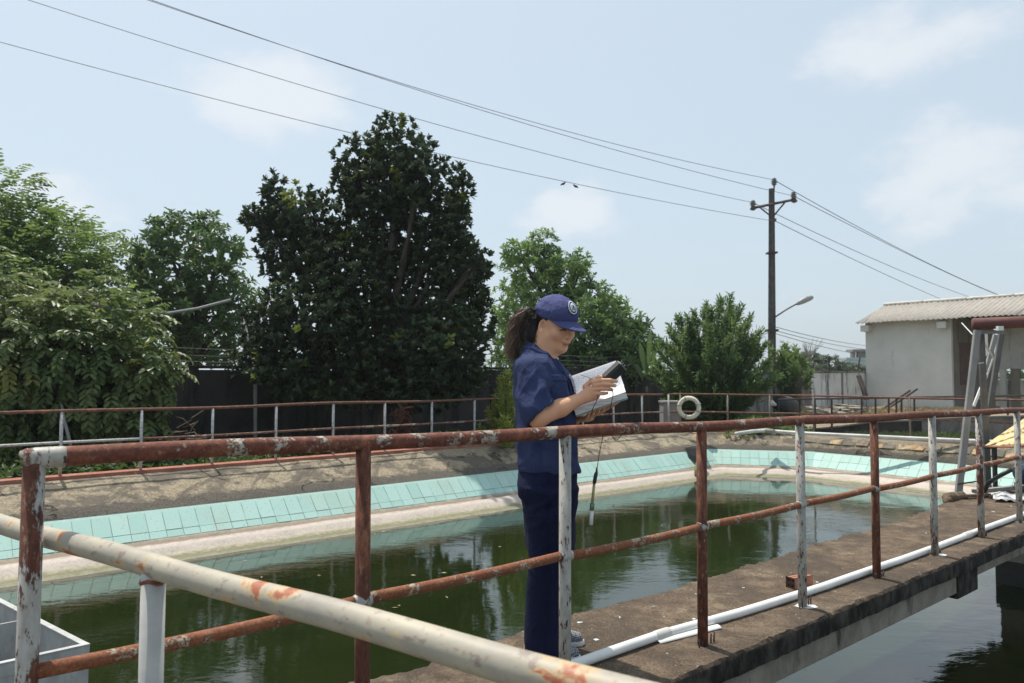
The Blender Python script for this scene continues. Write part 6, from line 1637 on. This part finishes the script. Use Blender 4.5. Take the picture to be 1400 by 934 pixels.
# round emblem on the cap front: dark ring, white ring, white field with a small navy mark
def capsurf(u, v, off):     # u sideways angle offset, v height
    az, z = u, v; zz = (z - .05) / .092; rr = math.sqrt(max(0, 1 - zz * zz)); x = -.016 + .108 * rr * math.cos(az); y = .089 * rr * math.sin(az)
    q = ((x - .030) / .066) ** 2 + (y / .076) ** 2 + ((z - .058) / .070) ** 2
    n_ = nrm(np.array([(x + .016) / .108 ** 2, y / .089 ** 2, (z - .05) / .092 ** 2])); p = np.array([x, y, z])
    s = 1.0
    for t in np.linspace(0, .02, 21):     # push out of the fuller front panel
        w = p + n_ * t; 
        if ((w[0] - .030) / .066) ** 2 + (w[1] / .076) ** 2 + ((w[2] - .058) / .070) ** 2 >= .97: break
    return HT(p + n_ * (t + off))
def disc(r0, r1, off, name, mat, pts=None):
    V = []; n = 30; C0 = (.02, .094); rings = 4
    for k in range(rings + 1):
        r = r0 + (r1 - r0) * k / rings
        for i in range(n): t = 2 * math.pi * i / n; V.append(capsurf(C0[0] + r * math.cos(t) / .094, C0[1] + r * math.sin(t) * .88, off))
    o = MB().add(to_world(np.array(V)), [(k * n + i, k * n + (i + 1) % n, (k + 1) * n + (i + 1) % n, (k + 1) * n + i) for k in range(rings) for i in range(n)]).build(name, mat, cap, True)
    mm = o.modifiers.new('thick', 'SOLIDIFY'); mm.thickness = .0012; mm.offset = 0; return o
WH = simple('white_embroidery', (.60, .64, .68), (.72, .75, .78), 60, .7); NV = simple('navy_embroidery', (.015, .02, .06), (.02, .03, .08), 60, .8)
disc(.0001, .0295, .0050, 'emblem_backing', NV); disc(.0235, .0280, .0062, 'emblem_ring', WH); disc(.0001, .0175, .0062, 'emblem_field', WH)
mk = []
for (u0, v0), (u1, v1) in (((-.008, -.008), (.001, .010)), ((.001, .010), (.009, -.007)), ((-.010, -.009), (.011, -.008)), ((.001, .009), (.001, -.008))):
    mk.append([capsurf(.02 + (u0 + (u1 - u0) * t) / .094, .094 + (v0 + (v1 - v0) * t) * .88, .0078) for t in np.linspace(0, 1, 5)])
mm = MB()
for pth in mk: mm.tube(to_world(np.array(pth)), .0010, 5)
mm.build('emblem_mark', NV, cap)

# ---- notebook, pen and meter held by the person
def page_mat():
    m = Mat('printed_page'); tcu = m.attr('UVc'); sep = m.node('ShaderNodeSeparateXYZ'); m.lk(tcu, sep.inputs[0])
    v = m.math('MULTIPLY', sep.outputs[1], 34.0); line = m.math('LESS_THAN', m.math('FRACT', v), .55); row = m.math('FLOOR', v)
    cb = m.node('ShaderNodeCombineXYZ'); m.lk(m.math('MULTIPLY', sep.outputs[0], 60), cb.inputs[0]); m.lk(m.math('MULTIPLY', row, 7.3), cb.inputs[1])
    wd = m.ramp(m.noise(1, 2, .6, cb.outputs[0]), [(.42, 0), (.5, 1)])
    mx = m.math('MULTIPLY', m.math('GREATER_THAN', sep.outputs[0], .05), m.math('LESS_THAN', sep.outputs[0], .95)); my = m.math('MULTIPLY', m.math('GREATER_THAN', sep.outputs[1], .05), m.math('LESS_THAN', sep.outputs[1], .95))
    f = m.math('MULTIPLY', m.math('MULTIPLY', line, wd), m.math('MULTIPLY', mx, my))
    return m.done(m.mix(m.math('MULTIPLY', f, .6), (.80, .81, .83), (.16, .19, .33)), .8)
PG = page_mat()
book = thing('notebook', 'thick open notebook with written white pages held up by the person', 'notebook', to_world(np.array([.22, -.02, 1.10])))
A_, B_ = np.array([.104, .0, 1.128]), np.array([.333, .0, 1.207]); spn = nrm(B_ - A_)
nearv = np.array([-.012, -.128, -.020]); farv = np.array([-.028, .075, .118])
def sheet(a, b_, w, bulge, th0, th1, name, mat, n=12, m=10):
    V, UV = [], []; up = nrm(np.cross(b_ - a, w)); up = up if up[2] > 0 or abs(up[2]) < .2 else -up
    for side in (0, 1):
        for i in range(n + 1):
            for j in range(m + 1):
                u, v = i / n, j / m; th = (th0 + (th1 - th0) * v) * side
                V.append(a + (b_ - a) * u + w * v + up * (bulge * math.sin(math.pi * min(1, v * 1.15) ** .7) - th)); UV.append((u, v, side, 1))
    s_ = (n + 1) * (m + 1); Fq = []
    for i in range(n):
        for j in range(m):
            q = (i * (m + 1) + j, (i + 1) * (m + 1) + j, (i + 1) * (m + 1) + j + 1, i * (m + 1) + j + 1); Fq.append(q); Fq.append(tuple(s_ + k for k in reversed(q)))
    ed = [i * (m + 1) for i in range(n + 1)], [i * (m + 1) + m for i in range(n + 1)], list(range(m + 1)), [n * (m + 1) + j for j in range(m + 1)]
    for e in ed:
        for x, y in zip(e[:-1], e[1:]): Fq.append((x, y, y + s_, x + s_))
    o = MB().add(to_world(np.array(V)), Fq).build(name, mat, book, False); vcol(o.data, np.array(UV), 'UVc'); return o
sheet(A_, B_, nearv, .006, .0015, .0015, 'page', PG)
sheet(A_ + [.002, .004, .003], B_ + [.002, .004, .003], farv, -.006, .0015, .0015, 'page', PG)
def edge_mat():
    m = Mat('page_edges'); v = m.node('ShaderNodeTexNoise'); v.inputs['Scale'].default_value = 1; mp = m.node('ShaderNodeMapping'); m.lk(m.pos(), mp.inputs[0]); mp.inputs['Scale'].default_value = (6, 6, 420); mp.inputs['Rotation'].default_value = (0, .335, 0); m.lk(mp.outputs[0], v.inputs['Vector'])
    return m.done(m.ramp(v.outputs[0], [(.35, (.46, .46, .47)), (.6, (.80, .80, .80))]), .8)
EM = edge_mat()
dn = nrm(np.cross(B_ - A_, nearv)); dn = -dn if dn[2] > 0 else dn
sheet(A_ + dn * .0022, B_ + dn * .0022, nearv, .006, .020, .026, 'page_stack', EM)
sheet(A_ + dn * .026, B_ + dn * .026, nearv * 1.03 + dn * .006, .0, .002, .002, 'cover', simple('pale_green_cover', (.28, .42, .38), (.36, .50, .46), 9, .5))
fn_ = nrm(np.cross(B_ - A_, farv)); fn_ = fn_ if fn_[1] > 0 else -fn_
for q in (1,): sheet(A_ + fn_ * .004, B_ + fn_ * .004, farv * .99, -.006, .004, .003, 'page_stack', EM)
pen = thing('pen', 'thin white pen held between the fingers over the page', 'pen', to_world(LP(798, 522, -.15)))
MB().tube(to_world(np.array([LP(790.5, 518.5, -.125), LP(792, 519.2, -.127), LP(806, 524, -.145), LP(812, 526.5, -.152)])), [.001, .0028, .0032, .0032], 8).build('barrel', M['pvc'], pen, True)
meter = thing('water_meter', 'black handheld water quality meter with a probe dangling on its cable', 'meter', to_world(LP(836, 517, -.14)))
dm = nrm(LP(846, 509.5, 0) - LP(826, 528, 0)); du = np.array([-dm[2], 0, dm[0]]); Rmt = np.column_stack([dm, np.array([0, 1, 0]), du]) @ np.array([[1, 0, 0], [0, math.cos(.5), -math.sin(.5)], [0, math.sin(.5), math.cos(.5)]])
mcn = to_world(LP(834.5, 517.5, -.138))
MB().box(mcn, (.098, .034, .046), Rmt).build('casing', M['black'], meter, bevel=.006)
MB().box(mcn + Rmt @ np.array([.006, -.0175, .002]), (.055, .003, .034), Rmt).build('display', simple('dark_display', (.03, .035, .035), (.05, .055, .055), 9, .15), meter, bevel=.001)
MB().box(mcn + Rmt @ np.array([.002, .004, .0245]), (.09, .030, .004), Rmt).build('top_edge', simple('grey_green_rubber', (.014, .016, .015), (.022, .024, .022), 30, .6), meter, bevel=.001)
MB().box(mcn + Rmt @ np.array([.0495, -.001, .003]), (.006, .036, .044), Rmt).build('end_cap', simple('grey_green_cap', (.16, .2, .18), (.2, .25, .22), 30, .6), meter, bevel=.002)
for k in (-1, 0, 1): 
    e = mcn + Rmt @ np.array([.052, .003, k * .014]); MB().tube([e, e + Rmt @ np.array([.012, 0, 0])], .0055, 10).build('socket', M['black'], meter, True)
def cord(px_pts, name, r=.0017, n=60):
    K_ = np.array([LP(a, b_, y) for a, b_, y in px_pts]); t = np.linspace(0, 1, len(K_)); tt = np.linspace(0, 1, n)
    # Catmull-Rom
    P = []
    for x in tt:
        f = x * (len(K_) - 1); i = min(int(f), len(K_) - 2); u = f - i; p0, p1, p2, p3 = K_[max(i - 1, 0)], K_[i], K_[i + 1], K_[min(i + 2, len(K_) - 1)]
        P.append(.5 * ((2 * p1) + (-p0 + p2) * u + (2 * p0 - 5 * p1 + 4 * p2 - p3) * u * u + (-p0 + 3 * p1 - 3 * p2 + p3) * u ** 3))
    return MB().tube(to_world(np.array(P)), r, 7).build(name, M['black'], meter, True)
cord([(850, 511, -.13), (855, 506, -.13), (861, 506, -.12), (866, 520, -.11), (865, 535, -.11), (861, 553, -.12), (855, 572, -.12), (848, 592, -.12), (838, 605, -.12), (831, 597, -.12), (826, 591, -.12), (823, 592, -.12), (819, 606, -.12), (815, 625, -.12), (812, 645, -.12)], 'probe_cable', n=90)
cord([(828, 536, -.19), (831, 543, -.192), (829.5, 553, -.19), (828, 566, -.17), (826, 580, -.14), (823.5, 592, -.12)], 'cable_loop')
cord([(812, 545, -.175), (810, 553, -.185), (806, 561, -.18), (804, 570, -.16)], 'cable_loop')
pr = MB()
MB().tube(to_world(np.array([LP(812.3, 640, -.12), LP(811.8, 646, -.12), LP(811, 649, -.12), LP(808.8, 660, -.12), LP(808.6, 662, -.12)])), [.003, .005, .0085, .0085, .006], 12).build('probe_handle', M['black'], meter, True)
MB().tube(to_world(np.array([LP(808.6, 661.5, -.12), LP(805.8, 688, -.12)])), .0062, 12).build('probe_tube', simple('amber_tube', (.28, .24, .10), (.40, .36, .18), 40, .25), meter, True)
MB().tube(to_world(np.array([LP(806, 687, -.12), LP(805.2, 696, -.12)])), .0105, 14).build('green_ring', simple('green_ring', (.09, .16, .09), (.13, .21, .12), 40, .5), meter, True)
MB().tube(to_world(np.array([LP(805.2, 696, -.12), LP(804.2, 715, -.12)])), .0085, 12).build('storage_cap', M['pvc'], meter, True)

# ------------------------------------------------------------------ humid midday air
far_scale(False)
hm = bpy.data.materials.new('humid_air'); hm.use_nodes = True; ht = hm.node_tree; ht.nodes.clear()
ho = ht.nodes.new('ShaderNodeOutputMaterial'); hv = ht.nodes.new('ShaderNodeVolumePrincipled'); ht.links.new(hv.outputs[0], ho.inputs['Volume'])
hv.inputs['Density'].default_value = 0.0006; hv.inputs['Color'].default_value = (.86, .92, .97, 1); hv.inputs['Anisotropy'].default_value = .35
stuff(MB().box((0, 0, 6.5), (8000, 8000, 21)).build('haze', hm))
